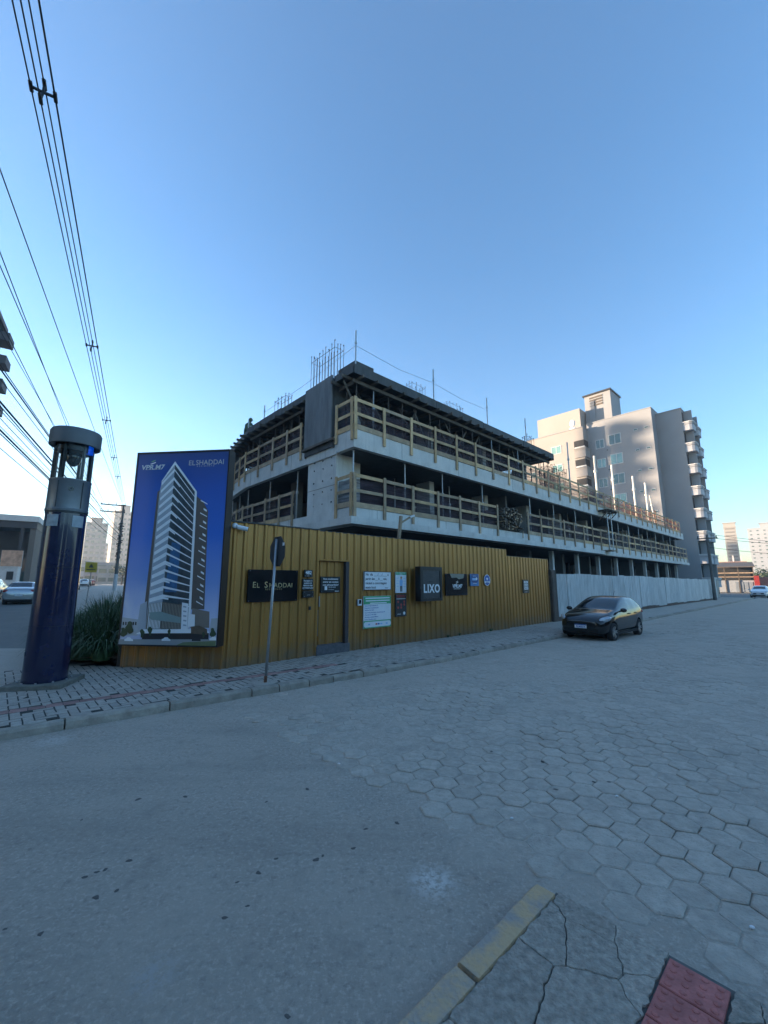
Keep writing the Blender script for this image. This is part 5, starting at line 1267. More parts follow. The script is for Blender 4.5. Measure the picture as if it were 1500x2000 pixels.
def wheel_parts(r, w=0.2):
    t = MB(); n = 28; prof = [(r*0.66, -w/2), (r*0.93, -w/2), (r, -w*0.32), (r, w*0.32), (r*0.93, w/2), (r*0.66, w/2), (r*0.62, w*0.3), (r*0.62, -w*0.3)]
    vs = []; fs = []
    for (a, y) in prof:
        for k in range(n): vs.append((a*math.cos(2*PI*k/n), y, a*math.sin(2*PI*k/n)))
    for i in range(len(prof)):
        for k in range(n): j = (i+1) % len(prof); fs.append((i*n+k, i*n+(k+1)%n, j*n+(k+1)%n, j*n+k))
    t.add(vs, fs); rm = MB()
    rm.cyl((0, -w*0.1, 0), (0, -w*0.02, 0), r*0.62, 28); rm.cyl((0, -w*0.44, 0), (0, -w*0.1, 0), r*0.15, 12)
    for k in range(10):
        a = 2*PI*(k//2)/5+(0.18 if k % 2 else -0.18); rm.beam((r*.1*math.cos(a), -w*.36, r*.1*math.sin(a)), (r*.64*math.cos(a), -w*.42, r*.64*math.sin(a)), 0.035, 0.03, up=(0,1,0))
    return t.mesh('tyre', M_tyre, True), rm.mesh('rim', M_rim)
def ell(mb, c, r, n=12, m=8):
    o = len(mb.v)
    for j in range(m+1):
        t = PI*j/m
        for k in range(n): p = 2*PI*k/n; mb.v.append((c[0]+r[0]*math.sin(t)*math.cos(p), c[1]+r[1]*math.sin(t)*math.sin(p), c[2]+r[2]*math.cos(t)))
    for j in range(m):
        for k in range(n): mb.f.append((o+j*n+k, o+(j+1)*n+k, o+(j+1)*n+(k+1)%n, o+j*n+(k+1)%n))
    return mb
bodies = {'hatch': (car_body(HATCH, [5,6,8,10], [11], (1.25, -1.25), 0.30), (1.25, -1.25), 1.95), 'sedan': (car_body(SEDAN, [5,6,8,10], [10,11], (1.32, -1.3), 0.30), (1.32, -1.3), 2.15)}
WP = wheel_parts(0.30)
def car(kind, pnt, label, loc, rz, plate=True, sc=1.0, group=None, detail=True, steer=0.0):
    res, wx, hl = bodies[kind]
    c = thing('car', label, 'car', loc, rz, group); c.scale = (sc, sc, sc)
    b = place(res['body'], 'body', c); b.material_slots[0].link = 'OBJECT'; b.material_slots[0].material = pnt
    place(res['window'], 'window', c); place(res['wheel_arch'], 'wheel_arch', c)
    MB().box(-hl+0.25, hl-0.25, -0.6, 0.6, 0.17, 0.32).build('underbody', M_arch, c)
    for x in wx:
        for sg in (-1, 1):
            w = place(WP[0], 'wheel', c, (x, sg*0.735, 0.30)); w.rotation_euler.z = (0 if sg < 0 else PI)+(steer if x > 0 else 0)
            place(WP[1], 'rim', w)
    if not detail: return c
    for sg in (-1, 1):
        h = ell(MB(), (0,0,0), (0.30, 0.12, 0.095)).build('headlight', M_headl, c, smooth=True, loc=(hl-0.27, sg*0.645, 0.70)); h.rotation_euler = (sg*0.2, 0.3, -sg*0.8)
        t = ell(MB(), (0,0,0), (0.12, 0.2, 0.1)).build('taillight', M_taill, c, smooth=True, loc=(-hl+0.16, sg*0.62, 0.86)); t.rotation_euler = (0, 0, sg*0.35)
        mm = ell(MB(), (0,0,0), (0.08, 0.11, 0.075)).cyl((0, 0, -0.03), (0.02, -sg*0.16, -0.05), 0.025, 8).build('mirror', pnt, c, smooth=True, loc=(0.62, sg*0.95, 1.0))
        for x in (-0.28, -0.98): MB().box(x-0.09, x+0.09, sg*0.835-0.015, sg*0.835+0.02, 0.83, 0.86).build('door_handle', pnt, c)
        MB().beam((1.0, sg*0.82, 0.24), (-1.0, sg*0.82, 0.24), 0.05, 0.08).build('sill', M_arch, c)
        ell(MB(), (0,0,0), (0.06, 0.11, 0.055)).build('fog_lamp', M_dark_metal, c, smooth=True, loc=(hl-0.1, sg*0.52, 0.42))
    MB().beam((hl-0.02, -0.48, 0.54), (hl-0.02, 0.48, 0.54), 0.06, 0.13, up=(0,0,1)).build('grille', M_arch, c)
    MB().beam((hl-0.01, -0.58, 0.34), (hl-0.01, 0.58, 0.34), 0.05, 0.1, up=(0,0,1)).build('lower_intake', M_arch, c)
    if plate:
        MB().box(hl+0.012, hl+0.022, -0.2, 0.2, 0.42, 0.55).build('number_plate', M_white, c); MB().box(-hl-0.022, -hl-0.008, -0.2, 0.2, 0.55, 0.68).build('number_plate', M_white, c)
    MB().beam((-hl+0.02, -0.62, 0.45), (-hl+0.02, 0.62, 0.45), 0.08, 0.16).build('rear_bumper', M_arch if kind == 'hatch' else pnt, c)
    return c
# black hatchback parked at the kerb, front towards us
f0, r0 = gnd(1197, 1254), gnd(1245, 1243)
dv = (Rv*1.0).normalized(); caz = ROT + math.radians(-1.0)
fw = gnd(1197, 1252)                                     # contact of its street-side front wheel
hx = -Vector((math.cos(caz), math.sin(caz), 0)); left = Vector((-hx.y, hx.x, 0))
cc = fw - hx*1.25 - left*0.735
bc = car('hatch', P_black, 'shiny black hatchback parked at the kerb before the white fence', cc, caz+PI, steer=-0.06)
MB().box(1.9745, 1.976, -0.2, 0.2, 0.52, 0.55).build('plate_band', M_blueprint, bc)
text(bc, 'RLM3J14', 0.082, (1.9735, 0, 0.468), M_blueprint, rot=(PI/2, 0, PI/2), bold=0.002, name='plate_lettering')
MB().cyl((-1.2, 0, 1.44), (-1.38, 0, 1.62), 0.006, 6).build('antenna', M_black, bc)
MROT = math.atan2(Mv.y, Mv.x)
def at_qp(q, p, dz=0.0): v = from_qp(q, p); v.z = rise(v.x, v.y)+dz; return v
def street_car(kind, pnt, label, q, p, sc=1.0, rev=False, detail=True): return car(kind, pnt, label, at_qp(q, p), MROT+(PI if rev else 0), sc=sc, detail=detail)
q0, p0 = qp(-23.0, 26.6)
street_car('sedan', P_silver, 'silver sedan seen from behind on the main street', q0+2.15, p0-0.1)
street_car('hatch', P_white, 'white car ahead of the silver sedan in the outer lane', q0+8.5, p0-3.0, 1.08)
street_car('hatch', P_grey, 'dark hatchback on main street between totem and yellow sign', 49.5, -1.6, 1.05)
street_car('hatch', P_white, 'white hatchback passing behind the yellow sign pole', 79, -1.6)
street_car('sedan', P_white, 'white sedan ahead of the dark hatchback in the outer lane', 72, -4.9)
street_car('hatch', P_black, 'black car behind the red cars with lit windows', 92, -1.7, detail=False)
for q, p in ((104, -1.8), (113, -1.8), (108, -5.2)): tag(street_car('hatch', P_red, 'red car queueing at far end of main street', q, p, 1.05, detail=True), group='red cars at the far end')
car('sedan', P_white, 'white car driving toward us on the side street', gnd(1487, 1167.5)-Rv*0, ROT+PI, sc=1.08)

# ================================================================== APARTMENT BLOCK
ap = thing('apartment_block', 'grey eight storey apartment block with balconies behind the construction site', 'building', loc3(57.0, 0, 0), ROT)
AZ = [2.2+3.08*k for k in range(8)]
MB().box(1.7, 7.4, 0.0, 3.1, 0, 26.2).build('wall', M_plaster, ap); MB().box(-0.35, 8, 3.1, 12.0, 0, 26.75).build('wall', M_plaster, ap); MB().box(-2.0, 18, 12.0, 22.5, 0, 25.9).build('wall', M_plaster2, ap)
for a in ((1.63,7.5,-0.06,3.1,26.2,26.32),(-0.42,8.1,3.05,12.0,26.75,26.87),(-2.07,18,11.94,22.5,25.9,26.02)): MB().box(*a).build('parapet_cap', M_plaster, ap)
MB().box(0.6, 10, 13.2, 20.5, 25.9, 30.2).build('roof_house', M_plaster2, ap)
MB().box(2.5, 7, 9.0, 13.0, 26.5, 32.6).build('water_or_shadow_tower', M_plaster, ap); MB().box(2.2, 7.2, 8.8, 13.2, 32.6, 32.8).build('tower_cap', M_dark_metal, ap)
for k in range(4): MB().box(2.42, 2.49, 10.2, 12.2, 30.6+0.45*k, 30.85+0.45*k).build('louvre', M_wood_dark, ap)
for k in range(7): MB().box(2.3, 2.36, 11.5+0.12*k, 11.54+0.12*k, 27.5, 31.5).build('ladder_rail', M_steel, ap)
o = thing('roof_antenna', 'small white dish antenna on the apartment roof edge', 'antenna', loc3(57.0-1.7, 13.6, 25.95), ROT)
ell(MB(), (0,0,1.1), (0.15,0.45,0.6)).build('dish', M_white, o, smooth=True); MB().box(-0.4,0.4,-0.4,0.4,0.05,0.3).cyl((0,0,0.3),(0,0,0.8),0.12,8).build('stand', M_white, o)
def window(par, x, y0, y1, z0, z1, m, axis='x', n=2):
    if axis == 'x':
        f = MB().box(x-0.05, x+0.02, y0-0.08, y1+0.08, z0-0.08, z0).box(x-0.05, x+0.02, y0-0.08, y1+0.08, z1, z1+0.08).box(x-0.05, x+0.02, y0-0.08, y0, z0, z1).box(x-0.05, x+0.02, y1, y1+0.08, z0, z1)
        for k in range(1, n): c = y0+(y1-y0)*k/n; f.box(x-0.05, x+0.02, c-0.03, c+0.03, z0, z1)
        w = f.build('window', M_trimw, par); MB().box(x-0.03, x-0.005, y0, y1, z0, z1).build('pane', m, w)
    return w
for k in range(7):
    z = 22.6-3.08*k
    window(ap, -0.35, 7.35, 8.9, z, z+1.45, (M_tealglass, M_winglass)[k % 2 == 0]); window(ap, -0.35, 9.7, 10.8, z-0.15, z+1.1, (M_tealglass, M_winglass)[k % 2 == 0])
    for y in (3.6, 5.0): MB().box(-0.40, -0.34, y, y+0.55, z+1.25, z+1.55).build('vent_window', M_trimw, ap); MB().box(-0.43, -0.395, y+0.06, y+0.5, z+1.3, z+1.5).build('vent_pane', M_winglass, ap)
    for y in (9.2,): MB().box(-0.38, -0.34, y, y+0.16, z-0.8, z-0.64).build('vent', M_dark, ap)
    window(ap, -2.0, 15.6, 17.1, z, z+1.15, M_tealglass); window(ap, -2.0, 20.2, 21.0, z-0.2, z+0.7, M_winglass)
    MB().box(-2.03, -1.98, 18.4, 18.75, z+0.5, z+0.75).build('vent', M_wood_dark, ap)
    # corner balcony cut into the beige volume
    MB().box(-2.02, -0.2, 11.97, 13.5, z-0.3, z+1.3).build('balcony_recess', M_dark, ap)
    MB().box(-2.22, -0.3, 11.75, 13.45, z-1.5, z-0.1).build('balcony', M_plaster2, ap); MB().box(-2.3, -0.28, 11.68, 13.5, z-0.1, z+0.02).build('balcony_coping', M_plaster2, ap); MB().box(-2.26, -0.29, 11.71, 13.47, z-0.35, z-0.25).build('balcony_band', M_plaster2, ap)
    MB().box(-2.15, -2.1, 11.85, 13.4, z+0.02, z+0.25).build('balcony_rail', M_trimw, ap)
# street front with stacked rounded balconies and a teal glass strip
M_balc = mat('balcony_plaster', (0.42, 0.43, 0.45), .85, var=.06)
def rbox(x0, x1, y0, y1, r=0.4):
    return [(x0, y1), (x0, y0+r), (x0+r*0.3, y0+r*0.3), (x0+r, y0), (x1-r, y0), (x1-r*0.3, y0+r*0.3), (x1, y0+r), (x1, y1)]
for k in range(8):
    z = 24.0-3.08*k
    if z < 2: continue
    for (x0, x1, dep) in ((1.75, 4.0, 1.15), (5.2, 7.4, 1.15)):
        pl = rbox(x0, x1, -dep, 0.02)
        MB().prism(pl, z-1.1, z+0.05).build('balcony', M_balc, ap); MB().prism(rbox(x0-0.1, x1+0.1, -dep-0.1, 0.02), z+0.05, z+0.17).build('balcony_coping', M_trimw, ap); MB().prism(rbox(x0-0.06, x1+0.06, -dep-0.06, 0.02), z-0.25, z-0.15).build('balcony_band', M_plaster, ap)
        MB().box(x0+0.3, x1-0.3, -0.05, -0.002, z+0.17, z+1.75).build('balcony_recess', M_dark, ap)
        MB().box(x0+0.95, x0+1.2, -dep+0.15, -0.05, z+0.17, z+1.98).build('balcony_pier', M_plaster, ap)
    MB().box(4.1, 5.1, -0.3, -0.004, z-1.18, z+1.88).build('curtain_glass', M_tealglass, ap)
MB().box(2.0, 2.6, -0.05, 0.3, 1.2, 2.6).build('ground_window', M_dark, ap)
for x in (3.0, 4.2): MB().box(x, x+0.9, -0.08, -0.01, 2.2, 3.3).build('ground_window', M_trimw, ap)

# ================================================================== BACKGROUND: right
def tower(name, label, loc, rz, w, dp, h, m, nfl, ncol, top=None, wm=M_winglass, both=True, wh=0.45, ww=0.4):
    t = thing(name, label, 'building', loc, rz)
    MB().box(-w/2, w/2, 0, dp, -1, h).build('wall', m, t); MB().box(-w/2-0.15, w/2+0.15, -0.15, dp+0.15, h, h+0.3).build('parapet', m, t)
    if top: MB().box(-w/2*top[0], w/2*top[0], dp*0.2, dp*0.8, h+0.3, h+top[1]).build('roof_house', m, t); MB().box(-w/2*top[0]-.4, w/2*top[0]+.4, dp*0.2-.4, dp*0.8+.4, h+top[1], h+top[1]+.35).build('roof_slab', m, t)
    fh = h/nfl; cw = w/ncol
    for f in range(nfl):
        for c in range(ncol):
            x = -w/2+cw*(c+0.5); z = fh*(f+0.35)
            MB().box(x-cw*ww/1, x+cw*ww/1, -0.06, 0.02, z, z+fh*wh).build('window', wm, t)
        if both:
            for c in range(2): y = dp*(0.3+0.4*c); MB().box(-w/2-0.06, -w/2+0.02, y-dp*.08, y+dp*.08, fh*(f+.35), fh*(f+.35)+fh*wh).build('window', wm, t)
    return t
def face(v): return math.atan2(v.y, v.x)-PI/2
v = at_y(1436, 1110, 190); v.z = 0
tower('slim_tower', 'slim beige apartment tower with banded balconies far right', v, face(v)-0.02, 4.4, 3, at_y(1436, 1030, 190).z, M_tower, 17, 1, (1.0, 2.0), wm=mat('balcony_shadow', (0.2, 0.19, 0.17), .8), ww=0.38)
v = at_y(1512, 1112, 170); v.z = 0
tower('white_tower', 'wide white apartment tower with small dark windows at right', v, face(v)-0.05, 13, 9, at_y(1485, 1031, 170).z, M_tower_w, 15, 6, (0.38, 2.2), ww=0.16, wh=0.25)
sh = thing('warehouse_shed', 'open brown shed with dark roof at the end of side street', 'building', at_y(1437, 1156, 84).xy.to_3d(), face(at_y(1437, 1156, 84))); 
MB().box(-4.6, 4.2, 1.2, 12, 0, 2.4).build('grey_wall', mat('grey_wall', (0.3, 0.32, 0.34), .85), sh)
for k in range(4): MB().box(0.2+k*1.0, 0.9+k*1.0, 1.12, 1.21, 0.1, 2.1).build('roller_door', mat('roller_grey', (0.2, 0.23, 0.26), .7), sh)
MB().box(-4.9, 4.4, 4.0, 12, 2.4, 5.2).build('inner_dark', M_dark, sh)
mb = MB().add([(-5.2,0.6,5.0),(4.8,0.6,5.0),(4.8,12,6.3),(-5.2,12,6.3),(-5.2,0.6,5.15),(4.8,0.6,5.15),(4.8,12,6.45),(-5.2,12,6.45)], [(3,2,1,0),(4,5,6,7),(0,1,5,4),(1,2,6,5),(2,3,7,6),(3,0,4,7)]); mb.build('roof', M_wood_dark, sh)
for x in (-4.6, -2.0, 1.0, 4.2): MB().box(x, x+0.2, 1.0, 1.2, 0, 5.05).build('post', M_wood_dark, sh)
for z in (3.0, 3.8): MB().box(-4.6, 4.4, 1.02, 1.1, z, z+0.18).build('rail', M_wood_old, sh)
MB().box(4.25, 5.3, 0.6, 1.6, 0, 3.3).build('red_pillar', mat('red_wall', (0.28, 0.02, 0.02), .8), sh)
sh.scale = (0.72, 1, 1)
MB().box(5.3, 10, 1.4, 1.7, 0, 3.0).build('brick_wall', mat('pink_brick', (0.36, 0.16, 0.13), .9, var=.25, scale=8), sh)
bh = thing('brick_shell', 'low unfinished brick building with bare columns beyond the shed', 'building', at_y(1412, 1110, 110).xy.to_3d(), face(at_y(1412, 1110, 110)))
MB().box(-3, 5, 0, 6, 0, 7.4).build('wall', mat('raw_brick', (0.34, 0.2, 0.15), .9, var=.2), bh)
for k in range(5): MB().box(-2.6+1.6*k, -2.3+1.6*k, 0.5, 0.8, 7.4, 8.8+0.2*(k % 2)).build('column', M_conc, bh)

# trees as leaf clouds
def tree(name, label, loc, h, rad, seed, n=900, group=None):
    r = random.Random(seed); t = thing(name, label, 'tree', loc, 0, group)
    tr_ = MB().cyl((0,0,-0.3), (0.1,0,h*0.55), rad*0.09, 8, rad*0.05)
    for k in range(5):
        a = r.uniform(0, 6.28); tr_.cyl((0.05,0,h*(0.35+0.04*k)), (math.cos(a)*rad*.6, math.sin(a)*rad*.6, h*(.6+.06*k)), rad*0.035, 6, rad*0.012)
    tr_.build('trunk', M_bark, t); mb = MB()
    lob = [(r.uniform(-.5,.5)*rad, r.uniform(-.5,.5)*rad, h*r.uniform(.5,.85), rad*r.uniform(.35,.6)) for _ in range(9)]
    for _ in range(n):
        L = r.choice(lob); v_ = Vector((r.gauss(0,1), r.gauss(0,1), r.gauss(0,1))).normalized()*L[3]*(r.random()**0.35); c = Vector(L[:3])+v_
        a = Vector((r.gauss(0,1), r.gauss(0,1), r.gauss(0,1))).normalized(); b = a.cross(Vector((r.gauss(0,1), r.gauss(0,1), r.gauss(0,1)))).normalized(); s_ = rad*r.uniform(.04,.09)
        mb.add([c-a*s_, c+b*s_*.5, c+a*s_, c-b*s_*.5], [(0,1,2,3)])
    mb.build('crown', M_leaf2, t)
v = at_y(1485, 1128, 120); v.z = 0
tree('tree', 'round green tree beyond the pink brick wall', v, 5.5, 3.5, 2)
v = at_y(1510, 1128, 105); v.z = 0; tree('tree', 'broad green tree behind the white car', v, 4.6, 3.6, 4)

# right utility pole and its wires
v = gnd(1397, 1172, SW); up_ = thing('utility_pole', 'old dark utility pole at the far end of the white fence', 'utility pole', v, ROT)
MB().cyl((0,0,-0.1), (0.05,0,7.0), 0.17, 10, 0.12).build('shaft', M_pole_c, up_); MB().box(-0.05,0.05,-0.9,0.9,6.5,6.62).build('crossarm', M_wood_dark, up_)
for y in (-0.8, 0, 0.8): MB().cyl((0, y, 6.62), (0, y, 6.85), 0.05, 8).build('insulator', M_dark_metal, up_)
for k, (z, y) in enumerate(((6.85, 0.8), (6.85, -0.8), (5.6, 0.0))):
    a = v+Lv*y+Vector((0,0,z)); b_ = Vector((75, 52, z+0.7)); tag(MB().tube([a.lerp(b_, t/10)+Vector((0,0,-1.1*4*(t/10)*(1-t/10))) for t in range(11)], 0.022, 5).build('overhead_wire', M_wire), 'thin overhead wire running right from the old pole', 'wire', 'wires at the right pole')
o = thing('concrete_meter_post', 'pale concrete meter wall at the end of white fence', 'wall', gnd(1403, 1166, SW), ROT); MB().box(0, 1.6, 0, 0.25, 0, 2.1).build('wall', M_walkc, o); MB().box(0.9, 1.2, -0.03, 0, 0.4, 0.9).build('meter_box', M_dark, o)

# ================================================================== BACKGROUND: left
NROT = math.atan2(Nv.y, Nv.x)
cb = thing('showroom_building', 'dark open-fronted commercial building with white roof fascia across main street', 'building', Vector((-62.8, 74.0, rise(-62.8, 74))), NROT)
H = at_y(76, 1009, 74).z - cb.location.z; Hf = at_y(76, 1020, 74).z - cb.location.z; Hm = at_y(76, 1078, 74).z - cb.location.z
M_fascia = mat('fascia_white', (0.52, 0.53, 0.52), .7); M_cdark = mat('showroom_dark', (0.035, 0.036, 0.04), .6, var=.3, scale=.4)
MB().box(-34, 0.2, -0.3, 26, Hf, H).build('fascia', M_fascia, cb); MB().box(-34, 0, 0, 26, Hf-1.2, Hf-0.02).build('roof_beam', M_cdark, cb)
MB().box(-34, -0.6, 7, 7.4, 0, Hf-1.2).build('back_wall', M_cdark, cb); MB().box(-0.9, -0.1, 0.3, 26, 0, Hf-1.2).build('side_wall', mat('side_brown', (0.12, 0.105, 0.09), .8), cb)
for x in (-30, -20, -10, -2.2): MB().box(x, x+0.5, 0.2, 0.7, 0, Hf-1.2).build('column', M_cdark, cb)
MB().box(-34, -0.9, 0.8, 1.3, Hm-0.25, Hm+0.25).build('mezzanine_beam', M_dark_metal, cb)
for k in range(10): MB().box(-33+3.2*k, -30.4+3.2*k, 6.9, 6.98, 0.3, Hm-0.6).build('shop_window', M_winglass, cb)
text(cb, 'LUBEL', 1.4, (-11, 0.78, Hm+1.7), M_white, bold=.03); MB().box(-14, -8, 0.7, 0.8, Hm+2.9, Hm+3.05).build('sign_rail', M_steel, cb)
def cbp(px, py, Y): v = at_y(px, py, Y); v.z = rise(v.x, v.y); return v
o = thing('banner', 'orange and white advertising banner in front of the dark showroom', 'banner', cbp(17, 1140, 68), NROT)
zt_ = at_y(17, 1075, 68).z-o.location.z; zb_ = at_y(17, 1110, 68).z-o.location.z
MB().box(-1.4, 1.2, 0, 0.08, zb_, zt_).build('cloth', mat('banner_print', (0.5, 0.3, 0.2), .7, var=.5, scale=.9), o)
for x in (-1.4, 1.2): MB().cyl((x, 0.1, 0), (x, 0.1, zt_), 0.06, 8).build('pole', M_steel, o)
o = thing('white_kiosk', 'low white kiosk wall with dark opening below the banner', 'kiosk', cbp(8, 1140, 64), NROT)
kz = at_y(8, 1108, 64).z-o.location.z; MB().box(-5, 1.3, 0, 2.5, 0, kz).build('wall', M_fascia, o); MB().box(0.1, 0.9, -0.06, 0.02, kz*.4, kz*.8).build('opening', M_dark, o); MB().box(-5.1, 1.4, -0.15, 2.6, kz, kz+.15).build('roof_edge', M_fascia, o)
# tall balcony block at the left frame edge and its neighbours across the main street
def block(label, q, p, lq, lp, h, balc=True, m=None, name='apartment_building', group=None, fl=3.1):
    m = m or M_tower; mbal = m; v = from_qp(q, p); v.z = rise(v.x, v.y); t = thing(name, label, 'building', v, NROT, group)
    MB().box(-lp, 0, -lq, 0, -0.5, h).build('wall', m, t); MB().box(-lp-.4, .4, -lq-.4, .4, h, h+.6).build('roof_edge', mat('roof_brown', (0.16,0.13,0.12), .8), t)
    k = 0
    while fl*(k+1) < h-1:
        z = fl*(k+1)
        if balc:
            for yy in (-2.6, -lq+0.4): MB().box(-0.1, 1.3, yy-0.2, yy+2.4, z, z+1.1).build('balcony', mbal, t); MB().box(0.0, 0.06, yy, yy+2.2, z+1.1, z+2.7).build('balcony_door', M_winglass, t)
            MB().box(-2.6, -0.3, -0.05, 1.0, z, z+1.1).build('balcony', mbal, t)
        MB().box(0.0, 0.05, -lq*.65, -lq*.35, z+.6, z+2.2).build('window', M_winglass, t)
        for xx in (-lp*.75, -lp*.45): MB().box(xx-1.0, xx+1.0, -lq-.05, -lq+.02, z+.6, z+2.2).build('window', M_winglass, t); MB().box(xx-1.0, xx+1.0, -.02, .05, z+.6, z+2.2).build('window', M_winglass, t)
        k += 1
    return t
qt, pt_ = qp(at_y(25, 700, 50).x, 50)
block('tall dark balconied apartment building cut by the left picture edge', qt, pt_-1.35, 15, 15, at_y(10, 655, 50).z-1.0, m=mat('brown_plaster', (0.13, 0.115, 0.115), .8))
G3 = 'buildings across the main street'
block('grey apartment building across the main street before the tall one', qt-17, pt_-2, 16, 18, 19, group=G3, m=M_plaster)
block('lower beige apartment building across the main street by the corner', qt-35, pt_-2, 17, 18, 16, group=G3, m=M_tower)
block('broad apartment building across the main street past the side street', qt-64, pt_-2, 26, 18, 15, group=G3, m=M_plaster)
# unseen tower added outside the view, shaped for its shadow on the apartment block
v = Vector((35, 60, 0))+Vector((math.sin(SUN_AZ), math.cos(SUN_AZ), 0))*165
t = thing('water_or_shadow_tower', 'unseen slender stepped tower added to cast a shadow on the apartment block', 'tower', (v.x, v.y, 1.2), math.radians(75))
MB().box(-2.3, 0.25, 0, 9, -1, 38.0).build('wall', M_tower, t); MB().box(-1.6, 0.0, 2, 6, 38.0, 38.6).build('roof_house', M_tower, t)
for k in range(12): MB().box(-3.1, 0.2, -0.9, 2.0, 3+3*k, 4.5+3*k).build('balcony', M_tower, t)  # stepped boxes shaped to jag the edge of the tower's shadow

# far towers down the main street
v = at_y(180, 1112, 235); v.z = 1.3
tower('far_tower', 'pale stepped apartment tower down the street behind yellow sign', v, face(v)+0.15, 10.5, 8, at_y(180, 1022, 235).z-1.3, M_tower, 11, 4, (0.5, 3.0), ww=0.3)
v = at_y(234, 1112, 270); v.z = 1.3
tower('far_tower', 'taller pale apartment tower behind the utility pole', v, face(v)+0.2, 12.5, 9, at_y(230, 1000, 270).z-1.3, M_tower, 14, 5, (0.45, 4.5), ww=0.28)
v = at_y(212, 1112, 330); v.z = 1.3
tower('far_tower', 'narrow pale tower between two larger far towers', v, face(v), 9, 10, at_y(212, 1062, 330).z-1.3, M_tower_w, 9, 2, ww=0.3)
for k, (px, py, Y, w, m_, l) in enumerate(((150, 1096, 175, 9, M_plaster2, 'low beige house at the end of main street'), (172, 1104, 165, 8, M_tower_w, 'low white shop at the end of main street'), (196, 1100, 150, 10, M_plaster, 'grey low building beside the far utility pole'), (218, 1108, 140, 8, M_tower, 'small pale house behind the utility pole foot'))):
    v = at_y(px, 1130, Y); v.z = 1.3; tower('low_building', l, v, face(v), w, 10, at_y(px, py, Y).z-1.3, m_, 2, 3, both=False)
for k, (q, p, h, r_, l) in enumerate(((120, 5, 5.5, 3, 'street tree down main street near the pole'), (140, -11, 6.5, 3.4, 'street tree on the far side of main street'), (150, 4, 6, 3.2, 'farthest street tree on the near pavement side'))):
    tree('street_tree', l, at_qp(q, p), h, r_, 30+k, 500)

# main utility pole, crossarms, cable tangle
def utility(v, rz, label):
    t = thing('utility_pole', label, 'utility pole', v, rz); h = at_y(235, 988, 49).z - at_qp(*qp(-31.5, 49)).z
    MB().cyl((0,0,-0.3), (0,0,h), 0.19, 12, 0.12).build('shaft', M_pole_c, t, smooth=False); MB().cyl((0,0,0), (0,0,1.9), 0.215, 12, 0.2).build('painted_base', M_fascia, t)
    for z in (h-0.12, h-0.95):
        MB().box(-2.3, 0.25, -0.06, 0.06, z-0.06, z+0.06).build('crossarm', M_dark_metal, t)
        for x in (-2.2, -1.5, -0.75, 0.15): MB().cyl((x, 0, z+.06), (x, 0, z+.34), 0.05, 8, 0.03).build('insulator', M_dark_metal, t)
        MB().beam((-1.2, 0, z-.05), (0, 0, z-.8), 0.04, 0.04).build('stay', M_dark_metal, t)
    r = random.Random(9)
    for k in range(12):
        z = h*(0.35+0.035*k); a = r.uniform(0, 6.28); pts = [(0.2*math.cos(a+t_*.9)+r.uniform(-.12,.12), 0.2*math.sin(a+t_*.9)+r.uniform(-.1,.1), z+0.06*t_) for t_ in range(9)]; MB().tube(pts, 0.05, 5).build('cable_coil', M_wire, t)
    return t, h
PV = at_qp(*qp(-31.5, 49)); PV.z += SW
_, PH = utility(PV, NROT, 'main street utility pole with two crossarms and tangled cables')
PB = Vector((-1.4, -2.6, 0.05)); utility(PB, NROT, 'utility pole behind the near cracked pavement corner')
def wire(a, b, sag, r, label, group='overhead cables along main street', n=28):
    pts = [a.lerp(b, k/n)+Vector((0,0,-4*sag*(k/n)*(1-k/n))) for k in range(n+1)]
    return tag(MB().tube(pts, r, 5).build('overhead_cable', M_wire), label, 'cable', group), pts
top = PV.z+PH
A0 = Vector((PV.x, PV.y, top+0.15)); b0 = gnd(60, 100, 10.35); dirv = (b0-A0); B0 = A0+dirv*1.14; B0.z = 10.6
WL = 'one of the bundled power cables running over the corner from pole'
bund = []
for (ox, oz) in ((-0.17, 0), (-0.02, -0.16), (0.17, 0.02), (0.0, 0.17)):
    o_, pts = wire(A0+Nv*ox+Vector((0,0,oz)), B0+Nv*ox+Vector((0,0,oz)), 0.25, 0.0125 if ox != 0.17 else 0.016, WL, 'bundled power cables'); bund.append(pts)
for (sx_, sy_) in ((75, 205), (168, 690), (199, 834), (216, 907), (226, 945)):
    g_ = gnd(sx_, sy_, 10.3); f = (g_-A0).xy.length/(B0-A0).xy.length
    n_ = len(bund[0])-1; c = A0.lerp(B0, f)+Vector((0,0,-4*0.25*f*(1-f)+0.01)); sp_ = thing('cable_spacer', 'dark cross-shaped spacer clamped on the bundled power cables', 'spacer', c, NROT, 'spacers on the cable bundle')
    for ox, oz in ((-0.17, 0), (-0.02, -0.16), (0.17, 0.02), (0.0, 0.17)):
        MB().beam((0,0,0), (ox, 0, oz), 0.035, 0.035, up=(0,1,0)).build('arm', M_wire, sp_); MB().cyl((ox, -0.09, oz), (ox, 0.09, oz), 0.032, 8).build('clamp', M_wire, sp_)
LL = [(0, 355, 9.6, .25, .012), (0, 513, 9.3, -2.1, .012), (0, 538, 9.3, -1.4, .012), (0, 640, 9.0, -2.2, .013), (0, 660, 9.0, -1.4, .01), (0, 718, 7.6, -.1, .014), (0, 726, 7.4, .1, .022), (0, 745, 7.4, .0, .012), (0, 790, 7.0, .1, .03), (0, 798, 6.9, -.15, .018), (0, 806, 6.9, .15, .012), (0, 822, 6.6, .0, .012), (0, 838, 6.4, .1, .01), (0, 845, 6.3, -.1, .028), (0, 852, 6.2, .1, .016), (0, 880, 6.0, .0, .012)]
